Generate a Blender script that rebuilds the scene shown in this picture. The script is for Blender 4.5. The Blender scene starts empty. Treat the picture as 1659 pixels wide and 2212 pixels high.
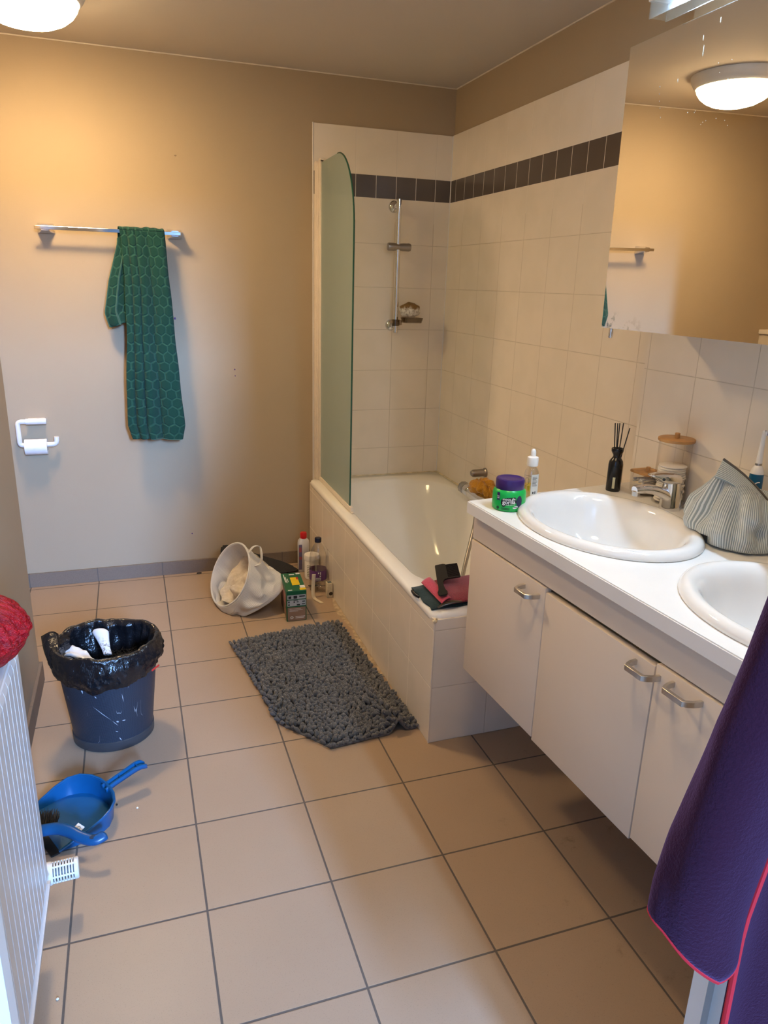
import bpy, bmesh, math, random
from mathutils import Vector, Matrix, noise as mn
random.seed(7)
PI = math.pi
S = bpy.context.scene
COL = S.collection
S.view_settings.view_transform = 'Standard'
S.view_settings.look = 'None'
S.view_settings.gamma = 1.0
S.view_settings.exposure = 0.1
S.view_settings.use_curve_mapping = False

# ------------------------------------------------------------------ node helpers
class NT:
    def __init__(s, nt): s.nt = nt
    def link(s, v, sock):
        if hasattr(v, 'is_output'): s.nt.links.new(v, sock)
        else: sock.default_value = v
    def m(s, op, a, b=0.0, c=0.0):
        n = s.nt.nodes.new('ShaderNodeMath'); n.operation = op
        for i, v in enumerate((a, b, c)):
            s.link(v, n.inputs[i])
        return n.outputs[0]
    def mix(s, f, a, b):
        n = s.nt.nodes.new('ShaderNodeMix'); n.data_type = 'RGBA'
        s.link(f, n.inputs[0])
        for v, k in ((a, 6), (b, 7)):
            if hasattr(v, 'is_output'): s.nt.links.new(v, n.inputs[k])
            else: n.inputs[k].default_value = (*v[:3], 1)
        return n.outputs[2]
    def step(s, x, lo, hi):
        n = s.nt.nodes.new('ShaderNodeMapRange'); n.interpolation_type = 'SMOOTHSTEP'
        s.link(x, n.inputs[0]); n.inputs[1].default_value = lo; n.inputs[2].default_value = hi
        return n.outputs[0]
    def pos(s):
        g = s.nt.nodes.new('ShaderNodeNewGeometry'); return g.outputs['Position']
    def tex(s, which='Object'):
        g = s.nt.nodes.new('ShaderNodeTexCoord'); return g.outputs[which]
    def xyz(s, v):
        n = s.nt.nodes.new('ShaderNodeSeparateXYZ'); s.nt.links.new(v, n.inputs[0]); return n.outputs
    def noise(s, v, scale, detail=2.0, rough=.5):
        n = s.nt.nodes.new('ShaderNodeTexNoise'); s.nt.links.new(v, n.inputs['Vector'])
        n.inputs['Scale'].default_value = scale; n.inputs['Detail'].default_value = detail
        n.inputs['Roughness'].default_value = rough
        return n.outputs[0]
    def scale(s, v, sc):
        n = s.nt.nodes.new('ShaderNodeVectorMath'); n.operation = 'MULTIPLY'
        s.nt.links.new(v, n.inputs[0]); n.inputs[1].default_value = sc
        return n.outputs[0]
    def bump(s, h, strength, dist, bsdf):
        n = s.nt.nodes.new('ShaderNodeBump'); s.link(h, n.inputs['Height'])
        n.inputs['Strength'].default_value = strength; n.inputs['Distance'].default_value = dist
        s.nt.links.new(n.outputs[0], bsdf.inputs['Normal'])

def newmat(name):
    m = bpy.data.materials.new(name); m.use_nodes = True
    nt = m.node_tree
    b = nt.nodes.get('Principled BSDF')
    return m, NT(nt), b

def mat(name, col, rough=.5, metal=0.0, var=.06, scale=18, bump=0, bscale=120, bdist=.001, spec=.5,
        trans=0, ior=1.45, coat=0, sheen=0, sss=0, emit=None, alpha=1):
    m, N, b = newmat(name)
    p = N.tex('Object')
    n = N.noise(p, scale, 3)
    dk = tuple(c*(1-var) for c in col); lt = tuple(min(1, c*(1+var)) for c in col)
    N.nt.links.new(N.mix(N.step(n, .3, .7), dk, lt), b.inputs['Base Color'])
    b.inputs['Roughness'].default_value = rough
    b.inputs['Metallic'].default_value = metal
    b.inputs['Specular IOR Level'].default_value = spec
    b.inputs['Transmission Weight'].default_value = trans
    b.inputs['IOR'].default_value = ior
    b.inputs['Coat Weight'].default_value = coat
    b.inputs['Sheen Weight'].default_value = sheen
    b.inputs['Alpha'].default_value = alpha
    if bump:
        N.bump(N.noise(p, bscale, 4), bump, bdist, b)
    if emit:
        b.inputs['Emission Color'].default_value = (*emit[:3], 1)
        b.inputs['Emission Strength'].default_value = emit[3]
    return m

# ------------------------------------------------------------------ object helpers
WO = {}
def wo(o): return WO.get(o.name, Vector((0, 0, 0)))
def tag(o, label=None, cat=None, group=None, kind=None):
    if label: o['label'] = label
    if cat: o['category'] = cat
    if group: o['group'] = group
    if kind: o['kind'] = kind
    return o
def thing(name, label, cat, loc, group=None):
    o = bpy.data.objects.new(name, None); COL.objects.link(o)
    o.empty_display_size = .05
    o.location = loc; WO[o.name] = Vector(loc)
    return tag(o, label, cat, group)
def obj(name, bm, m, parent=None, loc=None, smooth=True, angle=40, label=None):
    """link a bmesh given in world coordinates as ONE mesh object"""
    if parent is not None: org = wo(parent)
    elif loc is not None: org = Vector(loc)
    else:
        vs = [v.co for v in bm.verts]
        mnz = min(v.z for v in vs)
        org = Vector((sum((v.x for v in vs))/len(vs), sum((v.y for v in vs))/len(vs), mnz))
    me = bpy.data.meshes.new(name)
    bm.transform(Matrix.Translation(-org))
    bmesh.ops.recalc_face_normals(bm, faces=bm.faces)
    if smooth:
        for f in bm.faces: f.smooth = True
        ca = math.radians(angle)
        for e in bm.edges:
            if len(e.link_faces) == 2 and e.calc_face_angle(0) > ca: e.smooth = False
    bm.to_mesh(me); bm.free()
    o = bpy.data.objects.new(name, me); COL.objects.link(o)
    if isinstance(m, (list, tuple)):
        for k in m: me.materials.append(k)
    else: me.materials.append(m)
    if parent is not None: o.parent = parent
    else: o.location = org
    WO[o.name] = org
    if label: o['label'] = label
    return o
def struct(name, bm, m, parent=None, **k):
    o = obj(name, bm, m, parent, loc=None if parent else (0, 0, 0), smooth=False)
    if parent is None: o['kind'] = 'structure'
    return o
def split_obj(name, bm, m, parent, **k):
    """one object for every separate piece in the bmesh"""
    bmesh.ops.remove_doubles(bm, verts=bm.verts, dist=1e-6)
    left = set(bm.faces); out = []
    while left:
        st = [left.pop()]; isl = set(st)
        while st:
            f = st.pop()
            for v in f.verts:
                for g in v.link_faces:
                    if g in left: left.discard(g); isl.add(g); st.append(g)
        nb = bmesh.new(); vm = {}
        for f in isl:
            nb.faces.new([vm.setdefault(v, None) or vm.__setitem__(v, nb.verts.new(v.co)) or vm[v] for v in f.verts])
        out.append(obj(name, nb, m, parent, **k))
    bm.free(); return out
def solid(o, t, off=0):
    md = o.modifiers.new('thickness', 'SOLIDIFY'); md.thickness = t; md.offset = off; return o
def subd(o, n=1):
    md = o.modifiers.new('smooth', 'SUBSURF'); md.levels = n; md.render_levels = n; return o

def BM(): return bmesh.new()
def box(bm, a, b, bev=0, seg=2, M=None):
    a = Vector(a); b = Vector(b)
    r = bmesh.ops.create_cube(bm, size=1)
    vs = r['verts']
    c = (a+b)/2; s = b-a
    for v in vs: v.co = Vector((v.co.x*s.x, v.co.y*s.y, v.co.z*s.z))+c
    if bev:
        es = list({e for v in vs for e in v.link_edges})
        rr = bmesh.ops.bevel(bm, geom=es, offset=bev, segments=seg, affect='EDGES', profile=.5)
        vs = list({v for f in rr['faces'] for v in f.verts} | {v for v in vs if v.is_valid})
    if M is not None:
        for v in vs: v.co = M @ v.co
    return vs
def frame_of(d, up=Vector((0, 0, 1))):
    d = d.normalized()
    if abs(d.dot(up)) > .95: up = Vector((1, 0, 0))
    a = d.cross(up).normalized(); b = a.cross(d).normalized()
    return a, b
def tube(bm, pts, r, n=12, cap=True, closed=False, up=None, flat=1.0):
    """swept tube; r scalar or list; flat = ratio of the second axis"""
    pts = [Vector(p) for p in pts]; L = len(pts)
    rs = r if isinstance(r, (list, tuple)) else [r]*L
    rings = []; A = None
    for i, p in enumerate(pts):
        if closed: d = pts[(i+1) % L]-pts[i-1]
        else: d = pts[min(i+1, L-1)]-pts[max(i-1, 0)]
        d.normalize()
        if A is None:
            A, B = frame_of(d, Vector(up) if up else Vector((0, 0, 1)))
        else:
            A = (A-d*A.dot(d)).normalized(); B = A.cross(d)
        rings.append([bm.verts.new(p+rs[i]*(math.cos(2*PI*k/n)*A+flat*math.sin(2*PI*k/n)*B)) for k in range(n)])
    for i in range(L if closed else L-1):
        a = rings[i]; b = rings[(i+1) % L]
        for k in range(n): bm.faces.new((a[k], a[(k+1) % n], b[(k+1) % n], b[k]))
    if cap and not closed:
        bm.faces.new(rings[0][::-1]); bm.faces.new(rings[-1])
    return bm
def smoothpath(pts, k=6):
    pts = [Vector(p) for p in pts]; out = []
    P = [pts[0]*2-pts[1]]+pts+[pts[-1]*2-pts[-2]]
    for i in range(1, len(P)-2):
        p0, p1, p2, p3 = P[i-1:i+3]
        for j in range(k):
            t = j/k
            out.append(.5*((2*p1)+(p2-p0)*t+(2*p0-5*p1+4*p2-p3)*t*t+(3*p1-p0-3*p2+p3)*t**3))
    out.append(pts[-1]); return out
def lathe(bm, prof, c, axis=(0, 0, 1), n=32, sx=1.0, sy=1.0, rot=0, capa=True, capb=True):
    """prof: list of (r, h) along axis from point c"""
    ax = Vector(axis).normalized(); c = Vector(c)
    if abs(ax.z) > .999: A, B = Vector((math.cos(rot), math.sin(rot), 0)), Vector((-math.sin(rot), math.cos(rot), 0))
    else: A, B = frame_of(ax)
    rings = []
    for r, h in prof:
        rings.append([bm.verts.new(c+ax*h+r*(sx*math.cos(2*PI*k/n)*A+sy*math.sin(2*PI*k/n)*B)) for k in range(n)])
    for a, b in zip(rings, rings[1:]):
        for k in range(n): bm.faces.new((a[k], a[(k+1) % n], b[(k+1) % n], b[k]))
    if capa: bm.faces.new(rings[0][::-1])
    if capb: bm.faces.new(rings[-1])
    return bm
def grid(bm, fn, nu, nv, su=1.0, sv=1.0, cu=False, cv=False):
    """parametric surface fn(u,v)->Vector with a UV map in metres (su, sv)"""
    uv = bm.loops.layers.uv.verify()
    V = [[bm.verts.new(fn(i/nu, j/nv)) for j in range(nv if cv else nv+1)] for i in range(nu if cu else nu+1)]
    for i in range(nu):
        for j in range(nv):
            i2 = (i+1) % nu if cu else i+1; j2 = (j+1) % nv if cv else j+1
            try: f = bm.faces.new((V[i][j], V[i2][j], V[i2][j2], V[i][j2]))
            except ValueError: continue
            for lp, (a, b) in zip(f.loops, ((i, j), (i+1, j), (i+1, j+1), (i, j+1))):
                lp[uv].uv = (a/nu*su, b/nv*sv)
    return V
def prism(bm, poly, z0, z1, M=None):
    """2D polygon extruded from z0 to z1, optional matrix"""
    a = [bm.verts.new((x, y, z0)) for x, y in poly]; b = [bm.verts.new((x, y, z1)) for x, y in poly]
    n = len(poly)
    bm.faces.new(a[::-1]); bm.faces.new(b)
    for k in range(n): bm.faces.new((a[k], a[(k+1) % n], b[(k+1) % n], b[k]))
    if M is not None:
        for v in a+b: v.co = M @ v.co
    return bm
def blob(bm, c, r, n=3, M=None):
    rr = bmesh.ops.create_icosphere(bm, subdivisions=n, radius=1)
    for v in rr['verts']:
        q = Vector((v.co.x*r[0], v.co.y*r[1], v.co.z*r[2]))
        if M is not None: q = M @ q
        v.co = q+Vector(c)
    return rr['verts']
def nz(p, s=1.0, seed=0): return mn.noise(Vector(p)*s+Vector((seed*7.3, seed*3.1, seed*5.7)))
def basis(c, x, y, z=None):
    x = Vector(x).normalized(); y = Vector(y); y = (y-x*y.dot(x)).normalized(); z = x.cross(y)
    return Matrix(((x.x, y.x, z.x, c[0]), (x.y, y.y, z.y, c[1]), (x.z, y.z, z.z, c[2]), (0, 0, 0, 1)))
def rrect(w, d, r, n=6):
    out = []
    for cx, cy, a0 in ((w/2-r, d/2-r, 0), (-w/2+r, d/2-r, PI/2), (-w/2+r, -d/2+r, PI), (w/2-r, -d/2+r, 1.5*PI)):
        for k in range(n+1):
            a = a0+PI/2*k/n; out.append((cx+r*math.cos(a), cy+r*math.sin(a)))
    return out
_fc = {}
def text_tris(s, size, bold=0.0):
    cu = bpy.data.curves.new('txt', 'FONT'); cu.body = s; cu.size = size; cu.offset = bold
    cu.align_x = 'CENTER'; cu.align_y = 'CENTER'; cu.resolution_u = 3
    o = bpy.data.objects.new('txt', cu); COL.objects.link(o)
    dg = bpy.context.evaluated_depsgraph_get(); dg.update()
    me = o.evaluated_get(dg).to_mesh()
    vs = [v.co.copy() for v in me.vertices]; fs = [tuple(p.vertices) for p in me.polygons]
    o.evaluated_get(dg).to_mesh_clear()
    bpy.data.objects.remove(o); bpy.data.curves.remove(cu)
    return vs, fs
def put_text(bm, s, size, fn, bold=0.0, cut=0):
    vs, fs = text_tris(s, size, bold)
    nv = [bm.verts.new(fn(v.x, v.y)) for v in vs]
    for f in fs:
        try: bm.faces.new([nv[i] for i in f])
        except ValueError: pass
def patch(bm, poly, fn):
    """small flat mark: polygon (fan, subdivided) mapped by fn"""
    vs = [bm.verts.new(fn(x, y)) for x, y in poly]
    bm.faces.new(vs)
def qpatch(bm, x0, x1, y0, y1, fn, n=6):
    for i in range(n):
        a = x0+(x1-x0)*i/n; b = x0+(x1-x0)*(i+1)/n
        bm.faces.new([bm.verts.new(fn(*q)) for q in ((a, y0), (b, y0), (b, y1), (a, y1))])

# ------------------------------------------------------------------ camera
cam = bpy.data.cameras.new('camera'); co = bpy.data.objects.new('camera', cam); COL.objects.link(co)
R = ((0.94661644, -0.32113268, 0.02812687), (-0.07047824, -0.29131165, -0.95402848), (0.31456341, 0.90111671, -0.29839326))
rx, dn, fw = (Vector(r) for r in R)
co.matrix_world = Matrix(((rx.x, -dn.x, -fw.x, .220987), (rx.y, -dn.y, -fw.y, -3.500078), (rx.z, -dn.z, -fw.z, 1.414438), (0, 0, 0, 1)))
cam.sensor_fit = 'VERTICAL'; cam.sensor_height = 36; cam.lens = 25.5862
cam.clip_start = .02
S.camera = co

# ------------------------------------------------------------------ materials
PAINT = mat('wall paint beige', (.40, .31, .205), .75, var=.015, scale=2.5, bump=.25, bscale=260, bdist=.0008, spec=.25)
CEIL = mat('ceiling paint', (.62, .56, .48), .8, var=.015, scale=2, bump=.2, bscale=220, bdist=.0006, spec=.2)
HALL = mat('hall paint', (.26, .25, .24), .8, var=.02)
WHITE_TRIM = mat('white lacquer trim', (.72, .70, .67), .35, var=.02)
CHROME = mat('chrome', (.80, .80, .82), .07, 1.0, var=.02)
STEEL = mat('brushed nickel', (.60, .57, .53), .32, 1.0, var=.05, scale=60)
GREYMETAL = mat('satin grey metal', (.36, .33, .30), .35, .9, var=.05)
LAMINATE = mat('cream laminate', (.71, .61, .50), .38, var=.01, scale=6)
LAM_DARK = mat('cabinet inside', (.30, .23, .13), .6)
COUNTER = mat('white counter laminate', (.79, .785, .77), .3, var=.015, scale=9)
CERAMIC = mat('white ceramic', (.82, .81, .79), .08, var=.01, coat=.5)
ACRYLIC = mat('white tub enamel', (.90, .87, .81), .12, var=.012, scale=5, coat=.4)
WPLASTIC = mat('white plastic', (.80, .78, .75), .3, var=.02)
CPLASTIC = mat('cream plastic profile', (.75, .66, .54), .4, var=.03)
BLACKP = mat('black plastic', (.008, .008, .009), .22, var=.2)
BLACKM = mat('matte black', (.012, .011, .012), .45, var=.2)
BLUEP = mat('blue plastic', (.005, .088, .24), .28, var=.06, bump=.05, bscale=60)
BLUE2 = mat('blue brush plastic', (.005, .072, .195), .3, var=.05)
RUBBER = mat('black rubber', (.012, .012, .012), .6)
PAPER = mat('white paper', (.82, .80, .78), .85, var=.03, bump=.3, bscale=90, bdist=.001)
RADW = mat('radiator enamel', (.64, .62, .60), .3, var=.01)
WOOD = None

def clear_mat(name, col, rough=.02, ior=1.45, alpha=1.0, mixt=.75):
    """thin clear plastic or glass: mostly lets light through, with a glossy coat"""
    m = bpy.data.materials.new(name); m.use_nodes = True
    nt = m.node_tree; nt.nodes.clear(); N = NT(nt)
    out = nt.nodes.new('ShaderNodeOutputMaterial')
    tr = nt.nodes.new('ShaderNodeBsdfTransparent'); tr.inputs[0].default_value = (*col, 1)
    gl = nt.nodes.new('ShaderNodeBsdfGlossy'); gl.inputs['Roughness'].default_value = rough
    lw = nt.nodes.new('ShaderNodeLayerWeight'); lw.inputs[0].default_value = .5
    n = N.noise(N.tex('Object'), 30, 2)
    f = N.m('POWER', lw.outputs['Facing'], 4.0); f = N.m('MULTIPLY', f, N.m('ADD', N.m('MULTIPLY', n, .2), .32))
    f = N.m('ADD', f, 1-mixt); f = N.m('MINIMUM', f, 1.0)
    mx = nt.nodes.new('ShaderNodeMixShader')
    nt.links.new(f, mx.inputs[0]); nt.links.new(tr.outputs[0], mx.inputs[1]); nt.links.new(gl.outputs[0], mx.inputs[2])
    nt.links.new(mx.outputs[0], out.inputs[0])
    return m
CLEAR = clear_mat('clear plastic', (.985, .98, .975), .05, 1.4, mixt=.985)
CLEARB = clear_mat('bottle plastic', (.93, .92, .90), .08, 1.35, mixt=.84)

# frosted shower glass
def frosted():
    """satin shower glass: part clear, part scattering, glossy at a flat angle"""
    m = bpy.data.materials.new('frosted greenish glass'); m.use_nodes = True
    nt = m.node_tree; nt.nodes.clear(); N = NT(nt)
    out = nt.nodes.new('ShaderNodeOutputMaterial')
    tr = nt.nodes.new('ShaderNodeBsdfTransparent'); tr.inputs[0].default_value = (.92, .94, .87, 1)
    tl = nt.nodes.new('ShaderNodeBsdfTranslucent'); df = nt.nodes.new('ShaderNodeBsdfDiffuse')
    gl = nt.nodes.new('ShaderNodeBsdfGlossy'); gl.inputs['Roughness'].default_value = .22
    p = N.tex('Object'); n = N.noise(p, 4, 2)
    nt.links.new(N.mix(n, (.74, .82, .77), (.78, .86, .82)), tl.inputs[0]); nt.links.new(N.mix(n, (.36, .44, .44), (.39, .47, .47)), df.inputs[0])
    gl.inputs[0].default_value = (.55, .64, .60, 1)
    def mx(f, x, y):
        k = nt.nodes.new('ShaderNodeMixShader'); N.link(f, k.inputs[0]); nt.links.new(x, k.inputs[1]); nt.links.new(y, k.inputs[2]); return k.outputs[0]
    lw = nt.nodes.new('ShaderNodeLayerWeight'); lw.inputs[0].default_value = .5
    sc = mx(.5, tl.outputs[0], df.outputs[0])
    base = mx(N.m('ADD', .12, N.m('MULTIPLY', lw.outputs['Facing'], .72)), tr.outputs[0], sc)
    fr = N.m('ADD', .04, N.m('MULTIPLY', N.m('POWER', lw.outputs['Facing'], 4.0), .45))
    nt.links.new(mx(fr, base, gl.outputs[0]), out.inputs[0])
    return m
FROST = frosted()
GLASSEDGE = mat('green glass edge', (.02, .09, .06), .1, var=.1)

# tiles -------------------------------------------------------------
def line_dist(N, x, pitch, off=0.0):
    t = N.m('DIVIDE', N.m('SUBTRACT', x, off), pitch)
    t = N.m('ADD', t, .5); t = N.m('FRACT', N.m('ADD', t, 100.0)); t = N.m('SUBTRACT', t, .5)
    return N.m('MULTIPLY', N.m('ABSOLUTE', t), pitch)
def wall_tile(name, ax, off, band=True, pale=False):
    m, N, b = newmat(name)
    P = N.pos(); s = N.xyz(P); h = s[ax]; z = s[2]
    d20 = line_dist(N, h, .2, off)
    zr = line_dist(N, z, .2, 0)
    wob = N.noise(P, 9, 2)
    tone = N.mix(N.step(wob, .35, .65), (.78, .70, .585), (.81, .725, .61))
    if band:
        d10 = line_dist(N, h, .1, off)
        above = N.m('GREATER_THAN', z, 1.8)
        inb = N.m('MULTIPLY', above, N.m('LESS_THAN', z, 1.9))
        zr2 = N.m('MINIMUM', N.m('ABSOLUTE', N.m('SUBTRACT', z, 1.9)), N.m('ABSOLUTE', N.m('SUBTRACT', z, 1.8)))
        zd = N.m('ADD', N.m('MULTIPLY', above, zr2), N.m('MULTIPLY', N.m('SUBTRACT', 1.0, above), zr))
        hd = N.m('ADD', N.m('MULTIPLY', inb, d10), N.m('MULTIPLY', N.m('SUBTRACT', 1.0, inb), d20))
        dark = N.mix(wob, (.085, .066, .055), (.10, .078, .066))
        tone = N.mix(inb, tone, dark)
    else:
        zd, hd = zr, d20
    d = N.m('MINIMUM', zd, hd)
    g = N.step(d, .0008, .0016)
    grey = N.mix(N.noise(P, 25, 2), (.50, .42, .32), (.62, .55, .44))
    if pale: grey = N.mix(N.noise(P, 25, 2), (.88, .80, .68), (.80, .71, .58))
    if band: grey = N.mix(N.m('GREATER_THAN', z, 1.7), grey, (.74, .67, .57))
    N.nt.links.new(N.mix(g, grey, tone), b.inputs['Base Color'])
    r = N.m('SUBTRACT', .55, N.m('MULTIPLY', g, .33))
    N.nt.links.new(r, b.inputs['Roughness'])
    hb = N.m('ADD', N.step(d, .0004, .003), N.m('MULTIPLY', N.noise(P, 14, 1), .25))
    N.bump(hb, .35, .0012, b)
    return m
T_BACK = wall_tile('white wall tile back', 0, 1.0665)
T_RIGHT = wall_tile('white wall tile right', 1, -.13)
T_VAN = wall_tile('white wall tile vanity', 1, -1.906, False)
T_BATHL = wall_tile('bath panel tile long', 1, -1.638, False, True)
T_BATHE = wall_tile('bath panel tile end', 0, 1.045, False)
def floor_tile():
    m, N, b = newmat('speckled beige floor tile')
    P = N.pos(); s = N.xyz(P)
    d = N.m('MINIMUM', line_dist(N, s[0], .3), line_dist(N, s[1], .3))
    g = N.step(d, .0021, .0029)
    pores = N.step(N.noise(P, 420, 2, .6), .60, .70)
    pores2 = N.step(N.noise(P, 190, 3, .6), .64, .74)
    cloud = N.noise(P, 3.5, 3)
    fx = N.m('FLOOR', N.m('DIVIDE', s[0], .3)); fy = N.m('FLOOR', N.m('DIVIDE', s[1], .3))
    rnd = N.m('FRACT', N.m('MULTIPLY', N.m('SINE', N.m('ADD', N.m('MULTIPLY', fx, 12.99), N.m('MULTIPLY', fy, 78.23))), 437.5))
    base = N.mix(cloud, (.355, .248, .165), (.405, .29, .196))
    base = N.mix(N.m('MULTIPLY', rnd, .25), base, (.33, .235, .165))
    base = N.mix(N.m('MULTIPLY', pores, .38), base, (.15, .10, .07))
    base = N.mix(N.m('MULTIPLY', pores2, .35), base, (.17, .11, .075))
    # grime stains that stay put: along the vanity and beside the bath panel
    st = N.step(N.noise(P, 11, 5, .7), .60, .74)
    zone = N.step(s[0], .9, 1.3)
    base = N.mix(N.m('MULTIPLY', N.m('MULTIPLY', st, zone), .5), base, (.10, .065, .04))
    gr = N.mix(N.noise(P, 60, 2), (.085, .068, .055), (.13, .108, .088))
    N.nt.links.new(N.mix(g, gr, base), b.inputs['Base Color'])
    N.nt.links.new(N.m('SUBTRACT', .8, N.m('MULTIPLY', g, .38)), b.inputs['Roughness'])
    b.inputs['Specular IOR Level'].default_value = .4
    hb = N.m('SUBTRACT', N.step(d, .0012, .004), N.m('MULTIPLY', pores, .12))
    N.bump(hb, .4, .0015, b)
    return m
FLOOR = floor_tile()
def skirt_tile():
    m, N, b = newmat('grey brown skirting tile')
    P = N.pos(); s = N.xyz(P)
    d = N.m('MINIMUM', line_dist(N, s[0], .3, -.003), line_dist(N, s[1], .3, -.89))
    g = N.step(d, .0012, .0022)
    base = N.mix(N.noise(P, 260, 3), (.155, .108, .075), (.22, .16, .112))
    N.nt.links.new(N.mix(g, (.10, .085, .07), base), b.inputs['Base Color'])
    b.inputs['Roughness'].default_value = .6
    N.bump(g, .3, .001, b)
    return m
SKIRT = skirt_tile()

# ------------------------------------------------------------------ setting
CZ = 2.298
bm = BM(); box(bm, (-1.5, -9.3, -.1), (3.3, .2, 0)); struct('floor', bm, FLOOR)
HZ = 4.3
bm = BM(); box(bm, (-1.5, -3.05, CZ), (3.3, .2, CZ+.1)); struct('ceiling', bm, CEIL)
bm = BM(); box(bm, (-1.5, -9.3, HZ), (3.3, -3.05, HZ+.1)); struct('ceiling_hall', bm, HALL)
bm = BM(); box(bm, (-1.5, -3.05, CZ+.1), (3.3, -2.95, HZ)); struct('wall_hall_front', bm, HALL)
bm = BM(); box(bm, (-1.4, .04, 0), (1.9, .16, CZ)); wb = struct('wall_back', bm, PAINT)
bm = BM(); box(bm, (1.063, .03, .43), (1.757, .0402, 2.095), .0012, 1); struct('tile_cladding', bm, T_BACK, wb)
bm = BM(); box(bm, (1.757, -1.75, 0), (1.9, .04, CZ)); wr = struct('wall_right', bm, PAINT)
bm = BM(); box(bm, (1.747, -1.69, .43), (1.7572, .03, 2.098), .0012, 1); struct('tile_cladding', bm, T_RIGHT, wr)
bm = BM(); box(bm, (1.66, -3.05, 0), (1.9, -1.69, CZ)); wv = struct('wall_vanity', bm, PAINT)
bm = BM(); box(bm, (1.65, -2.95, .75), (1.6602, -1.692, 2.0), .001, 1); struct('tile_cladding', bm, T_VAN, wv)
bm = BM(); box(bm, (-1.4, -3.05, 0), (-.17, -.89, CZ)); struct('wall_left', bm, PAINT)
bm = BM(); box(bm, (-1.4, -.89, 0), (-1.15, .04, CZ)); struct('wall_nook', bm, PAINT)
bm = BM(); box(bm, (-1.15, -.13, 0), (-1.0, .04, 1.14)); box(bm, (-1.15, -.14, 1.14), (-.99, .04, 1.165), .003)
struct('wall_ledge', bm, wall_tile('nook ledge tile', 0, -1.0, False))
bm = BM()
box(bm, (-.17, -3.05, 0), (.05, -2.95, CZ)); box(bm, (.90, -3.05, 0), (1.66, -2.95, CZ)); box(bm, (.05, -3.05, 2.07), (.90, -2.95, CZ))
struct('wall_front', bm, PAINT)
bm = BM()
box(bm, (-1.5, -9.2, 0), (-1.4, -3.05, HZ)); struct('wall_hall_left', bm, HALL)
bm = BM(); box(bm, (3.2, -9.2, 0), (3.3, -3.05, HZ)); box(bm, (1.9, -3.15, 0), (3.2, -3.05, CZ)); struct('wall_hall_right', bm, HALL)
WX0, WX1, WZ0, WZ1 = .95, 1.70, 2.45, 3.95
bm = BM()
box(bm, (-1.4, -9.2, 0), (WX0, -9.1, HZ)); box(bm, (WX1, -9.2, 0), (3.2, -9.1, HZ))
box(bm, (WX0, -9.2, 0), (WX1, -9.1, WZ0)); box(bm, (WX0, -9.2, WZ1), (WX1, -9.1, HZ)); struct('wall_hall_end', bm, HALL)
w1 = bpy.data.objects.new('window_1', None); COL.objects.link(w1); w1.location = (1.325, -9.15, WZ0); WO[w1.name] = Vector((1.325, -9.15, WZ0)); w1['kind'] = 'structure'
bm = BM()
for a, b_ in (((WX0, -9.18, WZ0), (WX0+.05, -9.12, WZ1)), ((WX1-.05, -9.18, WZ0), (WX1, -9.12, WZ1)), ((WX0+.05, -9.18, WZ0), (WX1-.05, -9.12, WZ0+.05)), ((WX0+.05, -9.18, WZ1-.05), (WX1-.05, -9.12, WZ1))): box(bm, a, b_, .003)
obj('window_frame', bm, WHITE_TRIM, w1)
bm = BM(); box(bm, (WX0+.05, -9.155, WZ0+.05), (WX1-.05, -9.149, WZ1-.05)); obj('pane', bm, CLEAR, w1, smooth=False)
# sealant beads in the corners
BEAD = mat('cream sealant', (.70, .62, .50), .5, var=.08)
bm = BM(); tube(bm, [(-1.14, .039, CZ-.001), (1.756, .039, CZ-.001)], .0035, 6); struct('trim_1', bm, BEAD)
bm = BM(); tube(bm, [(1.756, .039, CZ-.001), (1.756, -1.69, CZ-.001)], .0035, 6); struct('trim_2', bm, BEAD)
bm = BM(); tube(bm, [(1.7465, .0295, .456), (1.7465, .0295, 2.095)], .0028, 6); struct('trim_3', bm, WHITE_TRIM)
bm = BM(); tube(bm, [(1.10, .0285, .4555), (1.7455, .0285, .4555), (1.7455, -1.62, .4555)], .005, 6); struct('trim_4', bm, mat('yellowing sealant', (.66, .56, .38), .5, var=.2, scale=30))
bm = BM(); tube(bm, [(1.0635, .0305, .44), (1.0635, .0305, 2.096)], .003, 6); struct('trim_5', bm, WHITE_TRIM)
# skirting
bm = BM(); box(bm, (-1.0, .029, 0), (1.044, .04, .068), .001, 1); struct('baseboard_back', bm, SKIRT)
bm = BM(); box(bm, (-.17, -2.9, 0), (-.159, -.879, .075), .001, 1); box(bm, (-1.15, -.89, 0), (-.17, -.879, .075)); struct('baseboard_left', bm, SKIRT)
# tiled bath surround
bm = BM(); box(bm, (1.045, -1.638, 0), (1.058, .03, .437), .0008, 1); wl = struct('wall_bath', bm, T_BATHL)
bm = BM(); box(bm, (1.0455, -1.6385, 0), (1.747, -1.626, .437), .0008, 1); struct('end_tiles', bm, T_BATHE, wl)
bm = BM(); tube(bm, [(1.0462, -1.6372, 0), (1.0462, -1.6372, .437)], .0028, 8); struct('edge_strip', bm, CPLASTIC, wl)
# lime scale on the floor along the bath: thin irregular film
bm = BM()
uvl_ = None
def film(u, v):
    y = -.45-.75*v; w = .006+.020*abs(math.sin(2.2*v*PI))*(1+.5*nz((v*6, 0, 0), 1, 3))
    return Vector((1.0446-w*u, y, .0009))
grid(bm, film, 4, 60)
SCALE = mat('lime film', (.43, .33, .22), .8, var=.25, scale=40)
o = obj('limescale_film', bm, SCALE, smooth=False, loc=(1.03, -.8, 0)); tag(o, 'pale limescale film on the floor tiles along the bath panel', 'stain')

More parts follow.
